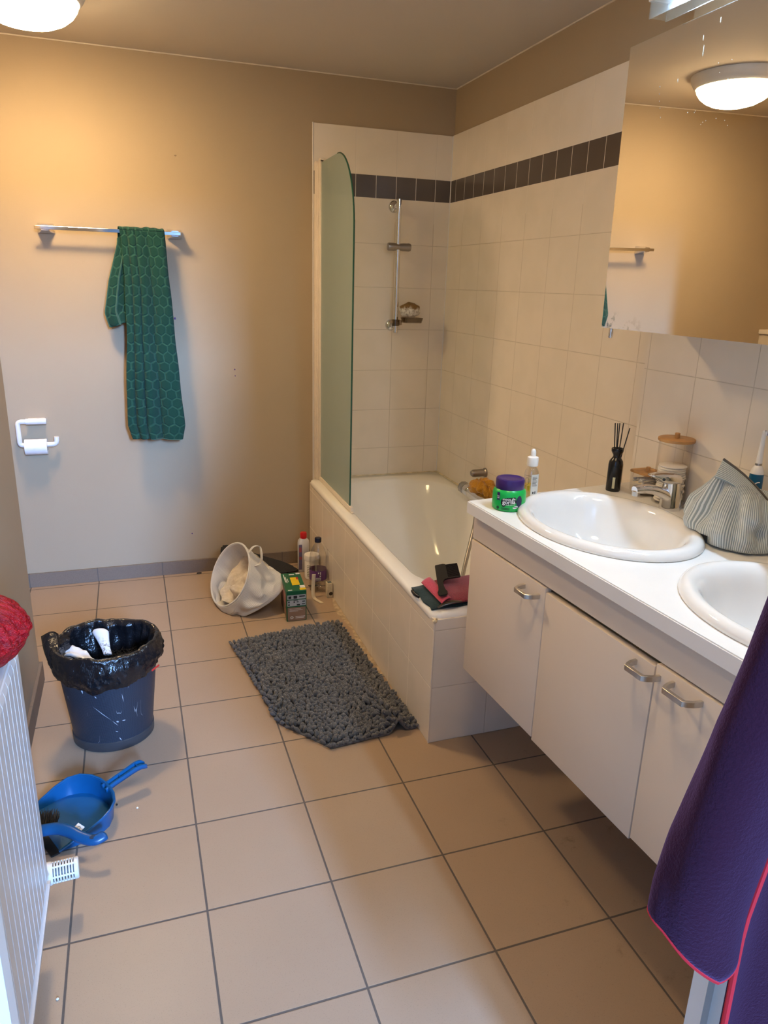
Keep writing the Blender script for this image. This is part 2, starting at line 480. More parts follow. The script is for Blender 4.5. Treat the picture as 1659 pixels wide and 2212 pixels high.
# doorway
d1 = bpy.data.objects.new('door_1', None); COL.objects.link(d1); d1.location = (.858, -3.0, 0); WO[d1.name] = Vector((.858, -3.0, 0)); d1['kind'] = 'structure'
bm = BM()
prism(bm, [(.858, -2.951), (.858, -2.975), (.870, -2.975), (.870, -3.052), (.874, -3.060), (.935, -3.064), (.94, -3.058), (.94, -3.049), (.90, -3.049), (.90, -2.951)], 0, 2.03)
prism(bm, [(.087, -2.951), (.05, -2.951), (.05, -3.049), (.0, -3.049), (.0, -3.058), (.005, -3.064), (.071, -3.060), (.075, -3.052), (.075, -2.975), (.087, -2.975)], 0, 2.03)
box(bm, (.05, -3.062, 2.03), (.90, -2.951, 2.07))
obj('door_frame', bm, WHITE_TRIM, d1, smooth=False)
ML = Matrix.Translation((.066, -3.072, 0)) @ Matrix.Rotation(math.radians(-112), 4, 'Z')
bm = BM(); box(bm, (0, -.04, .01), (.80, 0, 2.02), .003, 2, ML)
obj('door_leaf', bm, WHITE_TRIM, d1)
bm = BM(); tube(bm, [ML @ Vector(q) for q in ((.74, 0, 1.05), (.74, .055, 1.05), (.73, .06, 1.05), (.62, .06, 1.05))], .009, 10)
obj('door_handle', bm, STEEL, d1)
bm = BM(); tube(bm, smoothpath([(.905, -3.062, 1.70), (.905, -3.098, 1.68), (.905, -3.115, 1.715)]), .006, 8)
obj('coat_hook', bm, STEEL, d1)

# ------------------------------------------------------------------ bathtub
def rr_ring(x0, x1, y0, y1, r, n=10):
    cx, cy = (x0+x1)/2, (y0+y1)/2; w, d = x1-x0, y1-y0
    if isinstance(r, (int, float)): r = (r, r, r, r)
    out = []
    # corners order: +x+y, -x+y, -x-y, +x-y
    for (sx, sy, a0), q in zip(((1, 1, 0), (-1, 1, PI/2), (-1, -1, PI), (1, -1, 1.5*PI)), r):
        for k in range(n+1):
            a = a0+PI/2*k/n
            out.append((cx+sx*(w/2-q)+q*math.cos(a), cy+sy*(d/2-q)+q*math.sin(a)))
    return out
def loft(bm, rings, cap0=False, cap1=False):
    R_ = [[bm.verts.new(p) for p in r] for r in rings]; n = len(R_[0])
    for a, b in zip(R_, R_[1:]):
        for k in range(n): bm.faces.new((a[k], a[(k+1) % n], b[(k+1) % n], b[k]))
    if cap0: bm.faces.new(R_[0][::-1])
    if cap1: bm.faces.new(R_[-1])
    return R_
tub = thing('bathtub', 'white built-in bathtub in the tiled corner behind the frosted screen', 'bathtub', (1.4, -.8, 0))
bm = BM()
X0, X1, Y0, Y1 = 1.041, 1.7465, -1.632, .0295
rings = []
for (x0, x1, y0, y1, r, z) in (
    (X0+.003, X1, Y0+.003, Y1, .035, .426), (X0, X1, Y0, Y1, .038, .431), (X0, X1, Y0, Y1, .04, .444), (X0+.004, X1, Y0+.004, Y1, .04, .452),
    (X0+.012, X1-.004, Y0+.012, Y1-.004, .04, .455), (X0+.055, X1-.035, Y0+.19, Y1-.09, (.24, .24, .16, .16), .454),
    (X0+.064, X1-.043, Y0+.20, Y1-.098, (.24, .24, .16, .16), .448), (X0+.072, X1-.05, Y0+.215, Y1-.11, (.24, .24, .16, .16), .43),
    (X0+.085, X1-.06, Y0+.24, Y1-.16, (.23, .23, .15, .15), .36), (X0+.10, X1-.075, Y0+.27, Y1-.25, (.22, .22, .15, .15), .25),
    (X0+.115, X1-.09, Y0+.30, Y1-.34, (.21, .21, .15, .15), .15), (X0+.135, X1-.11, Y0+.33, Y1-.40, (.19, .19, .14, .14), .10),
    (X0+.18, X1-.155, Y0+.40, Y1-.47, (.15, .15, .1, .1), .075), (X0+.26, X1-.24, Y0+.6, Y1-.7, (.09, .09, .06, .06), .07)):
    rings.append([(x, y, z) for x, y in rr_ring(x0, x1, y0, y1, r)])
loft(bm, rings, False, True)
o = obj('tub_shell', bm, ACRYLIC, tub, angle=80)
bm = BM(); lathe(bm, [(.001, .004), (.024, .004), (.026, .001), (.026, -.004)], (1.4, -1.05, .072), n=24); obj('drain', bm, CHROME, tub)
bm = BM(); tube(bm, [(1.052, -1.62, .426), (1.0447, -1.6395, .436)], .007, 8)
blob(bm, (1.047, -1.636, .434), (.008, .008, .008), 2); obj('corner_sealant', bm, mat('yellowed sealant', (.72, .60, .38), .5, var=.1), tub)
# screen -------------------------------------------------------------
sc = thing('shower_screen', 'frosted green glass shower screen with rounded top on the bath edge', 'shower screen', (1.09, -.28, .456))
bm = BM()
top = [(-.03, 1.925)]+[(-.30-.252*math.sin(a), 1.925-.30*(1-math.cos(a))) for a in [PI/2*k/18 for k in range(19)]]
poly = [(-.03, .475)]+top+[(-.552, .475)]
M_ = Matrix(((0, 0, 1, 1.087), (1, 0, 0, 0), (0, 1, 0, 0), (0, 0, 0, 1)))
prism(bm, poly, 0, .006, M_)
gp = obj('glass_panel', bm, FROST, sc, smooth=False)
bm = BM()
edge = [(1.09, y-.0012, z) for y, z in top[1:]]+[(1.09, -.5532, 1.5), (1.09, -.5532, .475)]
tube(bm, edge, .0036, 8); obj('polished_edge', bm, GLASSEDGE, gp)
bm = BM()
box(bm, (1.070, .004, .457), (1.094, .0295, 1.935), .002); box(bm, (1.076, -.010, .457), (1.098, .004, 1.930), .002); box(bm, (1.081, -.036, .470), (1.099, -.012, 1.938), .003)
obj('wall_profile', bm, CPLASTIC, sc)
bm = BM(); box(bm, (1.078, -.006, 1.70), (1.0815, .002, 1.80)); obj('slot', bm, BLACKM, sc)
bm = BM(); box(bm, (1.080, -.036, 1.925), (1.106, -.006, 1.944), .004); obj('top_cap', bm, CPLASTIC, sc)
bm = BM(); box(bm, (1.083, -.585, .456), (1.097, -.02, .480), .003); box(bm, (1.086, -.6, .4555), (1.094, -.02, .462), .001); obj('bottom_seal', bm, CPLASTIC, sc)
# shower rail ----------------------------------------------------------
rl = thing('shower_rail', 'chrome shower riser rail with slider on the back tiled wall', 'shower rail', (1.465, .03, 1.19))
bm = BM(); tube(bm, [(1.463, -.03, 1.19), (1.463, -.03, 1.797)], .0115, 20); obj('rail', bm, CHROME, rl)
for z in (1.222, 1.768):
    bm = BM(); lathe(bm, [(.012, .05), (.012, .018), (.02, .013), (.027, .006), (.028, 0)], (1.458, .03, z), (0, -1, 0), 28); obj('wall_mount', bm, CHROME, rl)
bm = BM()
lathe(bm, [(.004, -.002), (.0165, 0), (.018, .004), (.018, .03), (.0155, .045), (.0155, .06), (.018, .075), (.018, .098), (.019, .103), (.0165, .113), (.006, .114)], (1.412, -.031, 1.586), (1, 0, 0), 28)
obj('slider', bm, GREYMETAL, rl)
DISHP = clear_mat('smoky clear plastic', (.62, .55, .47), .12, 1.4, mixt=.9)
sd = thing('soap_dish', 'smoky clear plastic soap dish clipped to the bottom of the rail', 'soap dish', (1.53, -.05, 1.24))
bm = BM(); lathe(bm, [(.0195, 0), (.0195, .03), (.0125, .03), (.0125, 0), (.0195, 0)], (1.463, -.03, 1.222), n=24, capa=False, capb=False); box(bm, (1.478, -.045, 1.226), (1.492, -.02, 1.25), .003); obj('clip', bm, DISHP, sd)
bm = BM()
rg = [rr_ring(1.492, 1.588, -.09, -.01, .012, 5)]
R0 = [(x, y, 1.238) for x, y in rr_ring(1.498, 1.582, -.084, -.016, .012, 5)]; R1 = [(x, y, 1.262) for x, y in rg[0]]
R2 = [(x, y, 1.262) for x, y in rr_ring(1.495, 1.585, -.087, -.013, .01, 5)]; R3 = [(x, y, 1.242) for x, y in rr_ring(1.5, 1.58, -.082, -.018, .01, 5)]
loft(bm, [R0, R1, R2, R3], True, True); obj('tray', bm, DISHP, sd)
def soapmat():
    m, N, b = newmat('flaky soap')
    p = N.tex('Object'); s = N.xyz(p)
    n = N.noise(p, 90, 5, .7); w = N.noise(N.scale(p, (1, 1, .5)), 38, 3, .6)
    base = N.mix(N.step(n, .45, .6), (.80, .76, .68), (.45, .40, .33))
    up = N.step(N.m('ADD', s[2], N.m('MULTIPLY', N.m('SUBTRACT', w, .5), .06)), .040, .052)
    N.nt.links.new(N.mix(up, base, N.mix(n, (.10, .045, .012), (.30, .17, .05))), b.inputs['Base Color'])
    b.inputs['Roughness'].default_value = .5
    N.bump(n, .8, .004, b)
    return m
bm = BM(); blob(bm, (1.529, -.048, 1.298), (.053, .036, .037), 4)
for v in bm.verts:
    d = (v.co-Vector((1.529, -.048, 1.298))); v.co += d*(.14*nz(v.co, 38)+.08*nz(v.co, 90, 2)); v.co.z = max(v.co.z, 1.2625)
tag(obj('bar_of_soap', bm, soapmat(), angle=180), 'lumpy brown and white soap lump in the clear dish on the shower rail', 'soap')
# bath mixer and hand shower bracket ------------------------------------
mx = thing('bath_mixer', 'chrome bath mixer tap on the side wall above the tub', 'tap', (1.7, -.68, .46))
bm = BM(); lathe(bm, [(.01, 0), (.026, .004), (.030, .014), (.030, .05), (.027, .055), (.033, .07), (.036, .16), (.036, .30), (.033, .38), (.026, .4), (.01, .404)], (1.676, -.50, .505), (0, -1, 0), 28); obj('body', bm, CHROME, mx)
bm = BM(); lathe(bm, [(.006, -.046), (.024, -.044), (.029, -.036), (.029, -.006), (.026, 0)], (1.676, -.50, .505), (0, -1, 0), 10); obj('knob', bm, mat('chrome grey knob', (.42, .42, .44), .25, .7), mx)
for y in (-.60, -.76):
    bm = BM(); lathe(bm, [(.018, 0), (.018, .03), (.03, .052), (.03, .07)], (1.677, y, .505), (1, 0, 0), 24); obj('wall_union', bm, CHROME, mx)
bm = BM(); tube(bm, smoothpath([(1.66, -.79, .49), (1.63, -.79, .487), (1.605, -.79, .478), (1.597, -.79, .46)]), .015, 14); obj('spout', bm, CHROME, mx)
br = thing('shower_bracket', 'grey metal hand shower bracket on the right tiled wall over the mixer', 'bracket', (1.747, -.545, .59))
bm = BM(); lathe(bm, [(.022, 0), (.022, .006), (.018, .01), (.0175, .058), (.016, .066), (.011, .074), (.005, .076)], (1.7468, -.545, .592), (-1, 0, 0), 26); obj('arm', bm, GREYMETAL, br)
bm = BM(); lathe(bm, [(.004, 0), (.009, .001), (.009, .006)], (1.678, -.545, .592), (-1, 0, 0), 18); obj('tip', bm, CHROME, br)
HOSE = mat('shower hose metal', (.36, .34, .32), .38, .8, var=.1, scale=300)
bm = BM(); tube(bm, smoothpath([(1.66, -.655, .475), (1.655, -.66, .42), (1.642, -.672, .36), (1.60, -.72, .285), (1.54, -.80, .20), (1.45, -.95, .115), (1.40, -1.15, .096), (1.46, -1.25, .095)], 8), .0095, 12)
tag(obj('shower_hose', bm, HOSE), 'grey metal shower hose curving down inside the tub', 'hose')
# orange scrunchie on the mixer
def cloth_mat(name, a, b_, scale=260, rough=.85, bump=.5, bd=.0015, sheen=.25):
    m, N, b = newmat(name); p = N.tex('Object'); n = N.noise(p, scale, 3, .6)
    N.nt.links.new(N.mix(N.step(n, .35, .65), a, b_), b.inputs['Base Color'])
    b.inputs['Roughness'].default_value = rough; b.inputs['Sheen Weight'].default_value = sheen
    b.inputs['Specular IOR Level'].default_value = .2
    N.bump(n, bump, bd, b); return m
ORANGE = cloth_mat('mustard fabric', (.42, .19, .012), (.55, .27, .03), 300)
bm = BM()
def scr(u, v):
    a = 2*PI*u; t = 2*PI*v
    c = Vector((1.676+.024*math.cos(a), -.665+.064*math.sin(a), .556+.010*math.sin(2*a+1)))
    big = nz((math.cos(a)*2.2+.3*math.cos(t), math.sin(a)*2.2, .6*math.sin(t)), 1.5, 2)
    fine = abs(math.sin(6.5*a+1.6*math.sin(t+a)+4*big))
    r = .027*(.72+.45*fine+.55*big)
    return c+Vector((math.cos(a)*math.cos(t)*r, math.sin(a)*math.cos(t)*r*1.15, math.sin(t)*r*.9))
grid(bm, scr, 90, 20, 1, 1, True, True)
o = obj('scrunchie', bm, ORANGE, angle=180); tag(o, 'mustard orange fabric scrunchie lying on the bath mixer tap', 'scrunchie')

# towels, comb and clip on the near bath edge -----------------------------
TEAL = cloth_mat('dark teal terry', (.006, .020, .022), (.016, .040, .042), 320)
RED = cloth_mat('raspberry terry', (.15, .005, .018), (.33, .020, .046), 420, bump=1, bd=.004)
PINK = cloth_mat('pink hem', (.44, .045, .08), (.52, .07, .105), 300, bump=.3)
def folded(x0, x1, y0, y1, z0, h, skew, seed, layers=3, nu=26, nv=22):
    """a folded cloth: rounded slab with wavy layers at its edge"""
    bm = BM()
    def top(u, v):
        x = x0+(x1-x0)*u; y = y0+(y1-y0)*v+skew*u
        e = min(1, 5*u, 5*(1-u))*min(1, 5*v, 5*(1-v))
        x += .006*nz((v*4, seed, 0)); y += .006*nz((u*4, seed+3, 0))
        return Vector((x, y, z0+h*(.35+.65*e**.5)+.004*nz((x*18, y*18, seed))))
    V = grid(bm, top, nu, nv, x1-x0, y1-y0)
    ring = [V[i][0] for i in range(nu+1)]+[V[nu][j] for j in range(1, nv+1)]+[V[i][nv] for i in range(nu-1, -1, -1)]+[V[0][j] for j in range(nv-1, 0, -1)]
    cx, cy = (x0+x1)/2, (y0+y1)/2+skew/2
    prev = ring
    for L in range(layers*2):
        f = .992 if L % 2 == 0 else 1.004
        z = z0+h*.35*(1-(L+1)/(layers*2))
        nr = [bm.verts.new((cx+(v.co.x-cx)*f, cy+(v.co.y-cy)*f, z+.0 if L < layers*2-1 else z0)) for v in prev]
        for k in range(len(ring)): bm.faces.new((prev[k], prev[(k+1) % len(ring)], nr[(k+1) % len(ring)], nr[k]))
        prev = nr
    bm.faces.new(prev)
    return bm
o = obj('folded_towel', folded(1.046, 1.30, -1.607, -1.43, .4556, .016, .012, 1), TEAL, angle=60, loc=(1.17, -1.52, .456)); tag(o, 'dark teal towel folded flat under the red one on the bath edge', 'towel', 'folded towels on the bath edge')
rt = thing('folded_towel', 'raspberry red terry towel folded on top of the dark teal one', 'towel', (1.2, -1.52, .472), 'folded towels on the bath edge')
obj('cloth', folded(1.082, 1.34, -1.615, -1.44, .4722, .016, .02, 5), RED, rt, angle=60)
bm = BM()
grid(bm, lambda u, v: Vector((1.076+.036*u+.01*v*0, -1.444-.172*v+.012*(u), .4722+.019*(math.sin(PI*min(1, u*.5+.12)))+.0015*nz((v*9, u, 2)))), 6, 24, .04, .18)
solid(obj('hem', bm, PINK, rt), .002)
# comb
cm = thing('comb', 'black wide-tooth comb lying on the red folded towel', 'comb', (1.13, -1.49, .49))
Mc = basis((1.118, -1.500, .5055), (.30, .95, .06), (.97, -.24, .18))
bm = BM()
hand = [(-.105, -.012), (-.098, -.017), (-.085, -.018), (-.07, -.013), (-.04, -.010), (-.012, -.012), (0, -.018), (.005, -.03), (.11, -.03), (.115, -.022), (.112, .004), (.10, .006), (0, .008), (-.04, .007), (-.07, .009), (-.085, .013), (-.098, .012), (-.105, .006)]
prism(bm, [(a, b*1.0+.014) for a, b in [(q[0], -q[1]-.016) for q in hand]], -.0025, .0025, Mc)
for k in range(17):
    x = .008+k*.0062
    prism(bm, [(x-.0012, .024), (x+.0012, .024), (x+.0008, .068), (x-.0008, .068)], -.0016, .0016, Mc)
prism(bm, [(.003, .02), (.011, .02), (.009, .066), (.005, .066)], -.0022, .0022, Mc)
obj('body', bm, BLACKP, cm, smooth=False)
bm = BM(); lathe(bm, [(.0001, .0028), (.004, .0028), (.0045, .0024)], Mc @ Vector((-.09, .001, 0)), Mc.to_3x3() @ Vector((0, 0, 1)), 14); obj('hole_shade_disc', bm, mat('hole shadow', (.002, .002, .002), .9), cm)  # dark disc on the solid handle paints the shade inside the hanging hole
bm = BM()
Mk = basis((1.105, -1.616, .4725), (.9, .12, .05), (0, .9, .1))
tube(bm, [Mk @ Vector(q) for q in ((-.045, 0, 0), (-.02, .003, .006), (.01, 0, .009), (.04, -.003, .004))], [.004, .009, .010, .004], 10, flat=.35)
tag(obj('second_comb_handle', bm, mat('dark brown plastic', (.04, .028, .018), .3)), 'dark brown handle poking out from beneath the red towel', 'comb')
hc = thing('hair_clip', 'small black hair clip under the left corner of the teal towel', 'hair clip', (1.04, -1.47, .456))
bm = BM(); tube(bm, smoothpath([(1.043, -1.455, .462), (1.033, -1.472, .465), (1.033, -1.50, .464), (1.042, -1.515, .460)]), .0035, 8); obj('jaw', bm, BLACKP, hc)
bm = BM(); tube(bm, smoothpath([(1.043, -1.458, .458), (1.036, -1.478, .4555), (1.037, -1.503, .4585)]), .003, 8); obj('jaw', bm, STEEL, hc)

# ------------------------------------------------------------------ towel bar + towel + toilet paper
tb = thing('towel_bar', 'chrome towel bar on the beige back wall', 'towel bar', (.18, .04, 1.6))
bm = BM(); box(bm, (-.114, -.034, 1.5905), (.463, -.027, 1.6045), .0012); obj('bar', bm, CHROME, tb, smooth=False)
for x in (-.076, .44):
    bm = BM()
    rings = []
    for y, w, h, dz in ((.0395, .064, .040, 0), (.030, .064, .040, 0), (.018, .054, .036, .001), (-.012, .034, .024, .001), (-.026, .032, .022, 0)):
        rings.append([(x+p, y, 1.598+dz+q) for p, q in rrect(w, h, .006, 3)])
    loft(bm, rings, True, True)
    obj('bracket', bm, CHROME, tb)
def hexmat(name, a, b_, cell=.047):
    m, N, b = newmat(name)
    uvn = N.nt.nodes.new('ShaderNodeUVMap'); s = N.xyz(uvn.outputs[0])
    px = N.m('DIVIDE', s[0], cell); py = N.m('DIVIDE', s[1], cell)
    wob = N.m('MULTIPLY', N.m('SUBTRACT', N.noise(uvn.outputs[0], 25, 2), .5), .25)
    px = N.m('ADD', px, wob); py = N.m('ADD', py, wob)
    def cellp(ox, oy):
        qx = N.m('SUBTRACT', N.m('FLOORED_MODULO', N.m('ADD', px, ox), 1.0), .5)
        qy = N.m('SUBTRACT', N.m('FLOORED_MODULO', N.m('ADD', py, oy), 1.732), .866)
        return qx, qy, N.m('ADD', N.m('MULTIPLY', qx, qx), N.m('MULTIPLY', qy, qy))
    ax, ay, ad = cellp(0, 0); bx, by, bd = cellp(.5, .866)
    t = N.m('LESS_THAN', ad, bd); it = N.m('SUBTRACT', 1.0, t)
    gx = N.m('ABSOLUTE', N.m('ADD', N.m('MULTIPLY', ax, t), N.m('MULTIPLY', bx, it)))
    gy = N.m('ABSOLUTE', N.m('ADD', N.m('MULTIPLY', ay, t), N.m('MULTIPLY', by, it)))
    hd = N.m('MAXIMUM', gx, N.m('ADD', N.m('MULTIPLY', gx, .5), N.m('MULTIPLY', gy, .866)))
    e = N.m('SUBTRACT', .5, hd)          # 0 on the seam
    f = N.step(e, .015, .12)
    fuzz = N.noise(uvn.outputs[0], 900, 3, .7)
    col = N.mix(f, a, b_); col = N.mix(N.m('MULTIPLY', N.step(fuzz, .4, .7), .35), col, tuple(c*.45 for c in b_))
    N.nt.links.new(col, b.inputs['Base Color'])
    b.inputs['Roughness'].default_value = .9; b.inputs['Sheen Weight'].default_value = .06; b.inputs['Specular IOR Level'].default_value = .08
    N.bump(N.m('ADD', f, N.m('MULTIPLY', fuzz, .5)), .9, .004, b)
    return m
HEX = hexmat('green hexagon terry', (.030, .105, .070), (.014, .062, .042))
GHEM = cloth_mat('green hem', (.022, .080, .055), (.034, .105, .072), 500)
gt = thing('hand_towel', 'green towel with raised hexagon pattern draped over the chrome bar', 'towel', (.31, -.04, .7))
def lerp(a, b, t): return a+(b-a)*t
def keyed(keys, t):
    for (t0, v0), (t1, v1) in zip(keys, keys[1:]):
        if t <= t1: return v0+(v1-v0)*((t-t0)/(t1-t0))
    return keys[-1][1]
LK = [(0, .214), (.04, .218), (.2, .222), (.43, .214), (.75, .195), (.93, .190), (1, .206)]
RK = [(0, .392), (.05, .394), (.2, .398), (.43, .410), (.75, .424), (.93, .432), (1, .421)]
ZT, ZB = 1.601, .708
def yfold(u, w):
    """depth of folds across the front sheet: two overlaps and a soft pleat"""
    f = .004*math.sin(2*PI*(u*1.1+.1))+.007*math.exp(-((u-.24)/.07)**2)-.010*math.exp(-((u-.16)/.03)**2)-.013*math.exp(-((u-.335)/.022)**2)+.009*math.exp(-((u-.42)/.09)**2)-.005*math.exp(-((u-.60)/.04)**2)+.004*math.exp(-((u-.75)/.1)**2)
    return 1.9*f*(.45+.75*w)
bm = BM()
def front(u, v):
    w = v
    z = lerp(ZT, ZB, w); x = lerp(keyed(LK, w), keyed(RK, w), u)
    x += .004*nz((u*3, w*5, 1)); 
    y = -.046-.012*min(1, w*4)-yfold(u, w)*1.0-.004*nz((u*5, w*4, 4))
    y += .012*max(0, (u-.93)/.07)**2
    if w > .9 and u > .33: z += .0
    if u < .33: z += .012*w*((.33-u)/.33)*(.5)
    z += .004*math.sin(u*5)*w
    return Vector((x, y, z))
grid(bm, front, 90, 200, .255, .9)
solid(obj('front_sheet', bm, HEX, gt, angle=180), .005, 1)
bm = BM()   # the part over the bar
def over(u, v):
    a = PI*v; x = lerp(.214, .392, u)-.004*(1-math.cos(a)); f = front(u, 0)
    return Vector((x+.004*nz((u*3, 0, 1)), -.031+(f.y+.031)*math.cos(a)*(1 if v < .5 else .55), ZT+.0105*math.sin(a)*(1+.5*nz((u*7, 1, 3)))+.0))
grid(bm, over, 60, 10, .32, .04)
solid(obj('top_fold', bm, HEX, gt, angle=180), .005, 1)
bm = BM()
BL = [(0, .206), (.12, .203), (.5, .158), (.85, .130), (1, .146)]
BR = [(0, .398), (.5, .402), (1, .414)]
def back(u, v):
    z = lerp(ZT-.004, 1.222, v); x = lerp(keyed(BL, v), keyed(BR, v), u)
    y = -.014-.020*math.exp(-((u-.13)/.09)**2)*v-.006*math.sin(u*9)*v
    if u < .2: z -= .022*v*(1-u/.2)**.7*(1 if u > .02 else .9)
    return Vector((x, min(y, .030), z))
grid(bm, back, 60, 80, .28, .39)
solid(obj('back_sheet', bm, HEX, gt, angle=180), .005, -1)
bm = BM()
tube(bm, [front(u/40, 1)+Vector((0, -.003, .0)) for u in range(14, 41)], .0045, 8, flat=.6); obj('hem', bm, GHEM, gt)
bm = BM(); tube(bm, [front(.335, v/40)+Vector((0, -.010*min(1, v/8), 0)) for v in range(2, 41)], .0035, 8); obj('hem', bm, GHEM, gt)
bm = BM(); tube(bm, [back(.0+.0, v/30)+Vector((0, -.004, 0)) for v in range(2, 31)], .003, 8); tube(bm, [back(.16*1.0, v/30)+Vector((0, -.006, 0)) for v in range(6, 31)], .004, 8); obj('hem', bm, GHEM, gt)
# toilet paper
th = thing('toilet_roll_holder', 'white plastic toilet roll holder on the back wall by the nook corner', 'toilet roll holder', (-.2, .04, .69))
bm = BM()
path = [(-.152, 0, .795)]+[(-.255-.014*math.sin(a)*1.0, 0, .783+.012*math.cos(a)) for a in (.0, .5, 1.0, PI/2)]+[(-.269, 0, .72)]+[(-.257-.012*math.cos(a), 0, .702-.012*math.sin(a)) for a in (0, .5, 1.0, PI/2)]+[(-.20, 0, .690), (-.145, 0, .690)]+[(-.135+.017*math.sin(a), 0, .707-.017*math.cos(a)) for a in (0, .5, 1.0, PI/2)]+[(-.118, 0, .724)]
tube(bm, path, .0105, 16, up=(0, 1, 0)); obj('arm', bm, WPLASTIC, th)
bm = BM(); lathe(bm, [(.009, 0), (.0135, .001), (.0135, .083), (.009, .084)], (-.236, 0, .795), (1, 0, 0), 20); box(bm, (-.23, 0, .785), (-.158, .0395, .805), .004); obj('wall_mount', bm, WPLASTIC, th)
tr_ = thing('toilet_roll', 'nearly used up white toilet roll on its holder', 'toilet roll', (-.204, 0, .65))
bm = BM()
def roll(u, v):
    a = 2*PI*v; r = .0345*(1+.01*nz((u*5, math.cos(a)*2, math.sin(a)*2), 2)); return Vector((-.249+.091*u, r*math.cos(a), .6815+r*math.sin(a)))
grid(bm, roll, 12, 40, .09, .2, False, True)
lathe(bm, [(.0345, 0), (.018, .0005), (.018, .090), (.0345, .091)], (-.249, 0, .6815), (1, 0, 0), 40, capa=False, capb=False)
obj('paper', bm, PAPER, tr_)
bm = BM(); lathe(bm, [(.0178, .0), (.0178, .091), (.0165, .091), (.0165, 0), (.0178, 0)], (-.249, 0, .6815), (1, 0, 0), 30, capa=False, capb=False); obj('core', bm, mat('cardboard', (.35, .25, .16), .9), tr_)
# little marks on the painted wall
PURP = mat('purple plug', (.10, .04, .16), .5)
for i, (x, z, r) in enumerate(((.424, 1.24, .0042), (.685, 1.009, .003), (.686, .979, .0024), (.449, .205, .003))):
    bm = BM(); blob(bm, (x, .0385, z), (r, .002, r*1.3), 2)
    o = obj('paint_fleck', bm, PURP); tag(o, ('tiny purple fleck beside the right edge of the green towel', 'upper of the two purple flecks on the wall left of the screen', 'lower of the two purple flecks on the wall left of the screen', 'tiny purple fleck on the wall above the skirting behind the white hamper')[i], 'fleck', 'purple flecks on the back wall')
bm = BM(); blob(bm, (.463, .0385, 1.916), (.005, .0025, .003), 2); tag(obj('plaster_chip', bm, mat('chip', (.35, .26, .17), .8)), 'small chip in the paint high on the back wall above the towel', 'chip')

# ------------------------------------------------------------------ ceiling lamp
LX, LY = -.02, -.58
lp = thing('ceiling_lamp', 'round white glass ceiling lamp, lit warm', 'ceiling lamp', (LX, LY, 2.17))
bm = BM(); lathe(bm, [(.19, .127), (.19, .1155), (.186, .105), (.176, .088), (.166, .078)], (LX, LY, 2.17), n=64); obj('base_ring', bm, WHITE_TRIM, lp)
def lampmat(k0=24.0, k1=142.0):
    """opal glass over bulbs: the middle of the dome is brighter than its rim"""
    m, N, bs = newmat('lit opal glass'); s = N.xyz(N.tex('Object'))
    r = N.m('SQRT', N.m('ADD', N.m('MULTIPLY', s[0], s[0]), N.m('MULTIPLY', s[1], s[1])))
    k = N.step(r, .158, .06)
    bs.inputs['Base Color'].default_value = (.85, .8, .7, 1)
    bs.inputs['Emission Color'].default_value = (1.0, .71, .385, 1)
    N.nt.links.new(N.m('ADD', k0, N.m('MULTIPLY', k, k1)), bs.inputs['Emission Strength']); return m
LAMP = lampmat()
bm = BM(); lathe(bm, [(.163, .084), (.162, .074), (.158, .062), (.145, .044), (.122, .026), (.092, .012), (.06, .004), (.03, .0008), (.002, 0)], (LX, LY, 2.17), n=64); o = obj('glass_dome', bm, LAMP, lp, angle=80)

def lamp_copy(loc, label):
    """a second lamp of the same kind, with copies of its parts"""
    r = lp.copy(); COL.objects.link(r); r.location = loc; r['label'] = label
    for ch in list(lp.children):
        c = ch.copy(); COL.objects.link(c); c.parent = r
        if ch.name.startswith('glass_dome'): c.data = c.data.copy(); c.data.materials[0] = lampmat(9.0, 46.0)   # a weaker bulb
    return r
lp['group'] = 'round ceiling lamps'
lamp_copy((.66, -2.42, 2.17), 'round white glass ceiling lamp over the vanity side near the doorway')
lp['label'] = 'round white glass ceiling lamp over the towel bar'
# ------------------------------------------------------------------ radiator
rd = thing('radiator', 'white panel radiator with vertical ribs on the left wall', 'radiator', (-.08, -2.4, .14))
bm = BM()
pf = []
y = -2.06
while y > -2.90:
    pf += [(y, 0), (y-.0290, 0), (y-.0300, -.0009), (y-.0325, -.0009)]
    y -= .0340
zs = [(.1445, -.012), (.150, -.004), (.166, 0), (.70, 0), (.715, -.004), (.722, -.012)]
V = []
for z, dx in zs:
    V.append([bm.verts.new((-.03+dx+(d if .16 < z < .71 else d*0), yy, z)) for yy, d in pf])
for a, b in zip(V, V[1:]):
    for k in range(len(pf)-1): bm.faces.new((a[k], a[k+1], b[k+1], b[k]))
solid(obj('front_panel', bm, RADW, rd, smooth=False), .002, -1)
bm = BM(); box(bm, (-.045, -2.905, .1395), (-.0262, -2.058, .1445), .001); box(bm, (-.034, -2.88, .1395), (-.0262, -2.07, .146)); obj('bottom_flange', bm, RADW, rd)
bm = BM(); box(bm, (-.125, -2.905, .145), (-.036, -2.055, .722), .006); obj('back_panel', bm, RADW, rd)
bm = BM(); box(bm, (-.17, -2.6, .30), (-.12, -2.57, .6)); box(bm, (-.17, -2.2, .30), (-.12, -2.17, .6)); split_obj('wall_bracket', bm, RADW, rd)
VP = mat('white valve plastic', (.76, .72, .66), .35, var=.02)
vl = bpy.data.objects.new('thermostatic_valve', None)
bm = BM()
vc = (-.075, -1.99, .10); va = (1, .06, .0)
lathe(bm, [(.014, -.02), (.014, .0), (.024, .004), (.0262, .010), (.0262, .038), (.0235, .044)], vc, va, 32); tv = obj('valve', bm, VP, rd)
bm = BM()
lathe(bm, [(.017, .042), (.017, .090)], vc, va, 24)
obj('shade_sleeve', bm, mat('valve shadow grey', (.10, .10, .10), .5), tv)  # dark grey core paints the shade between the grille rings
bm = BM()
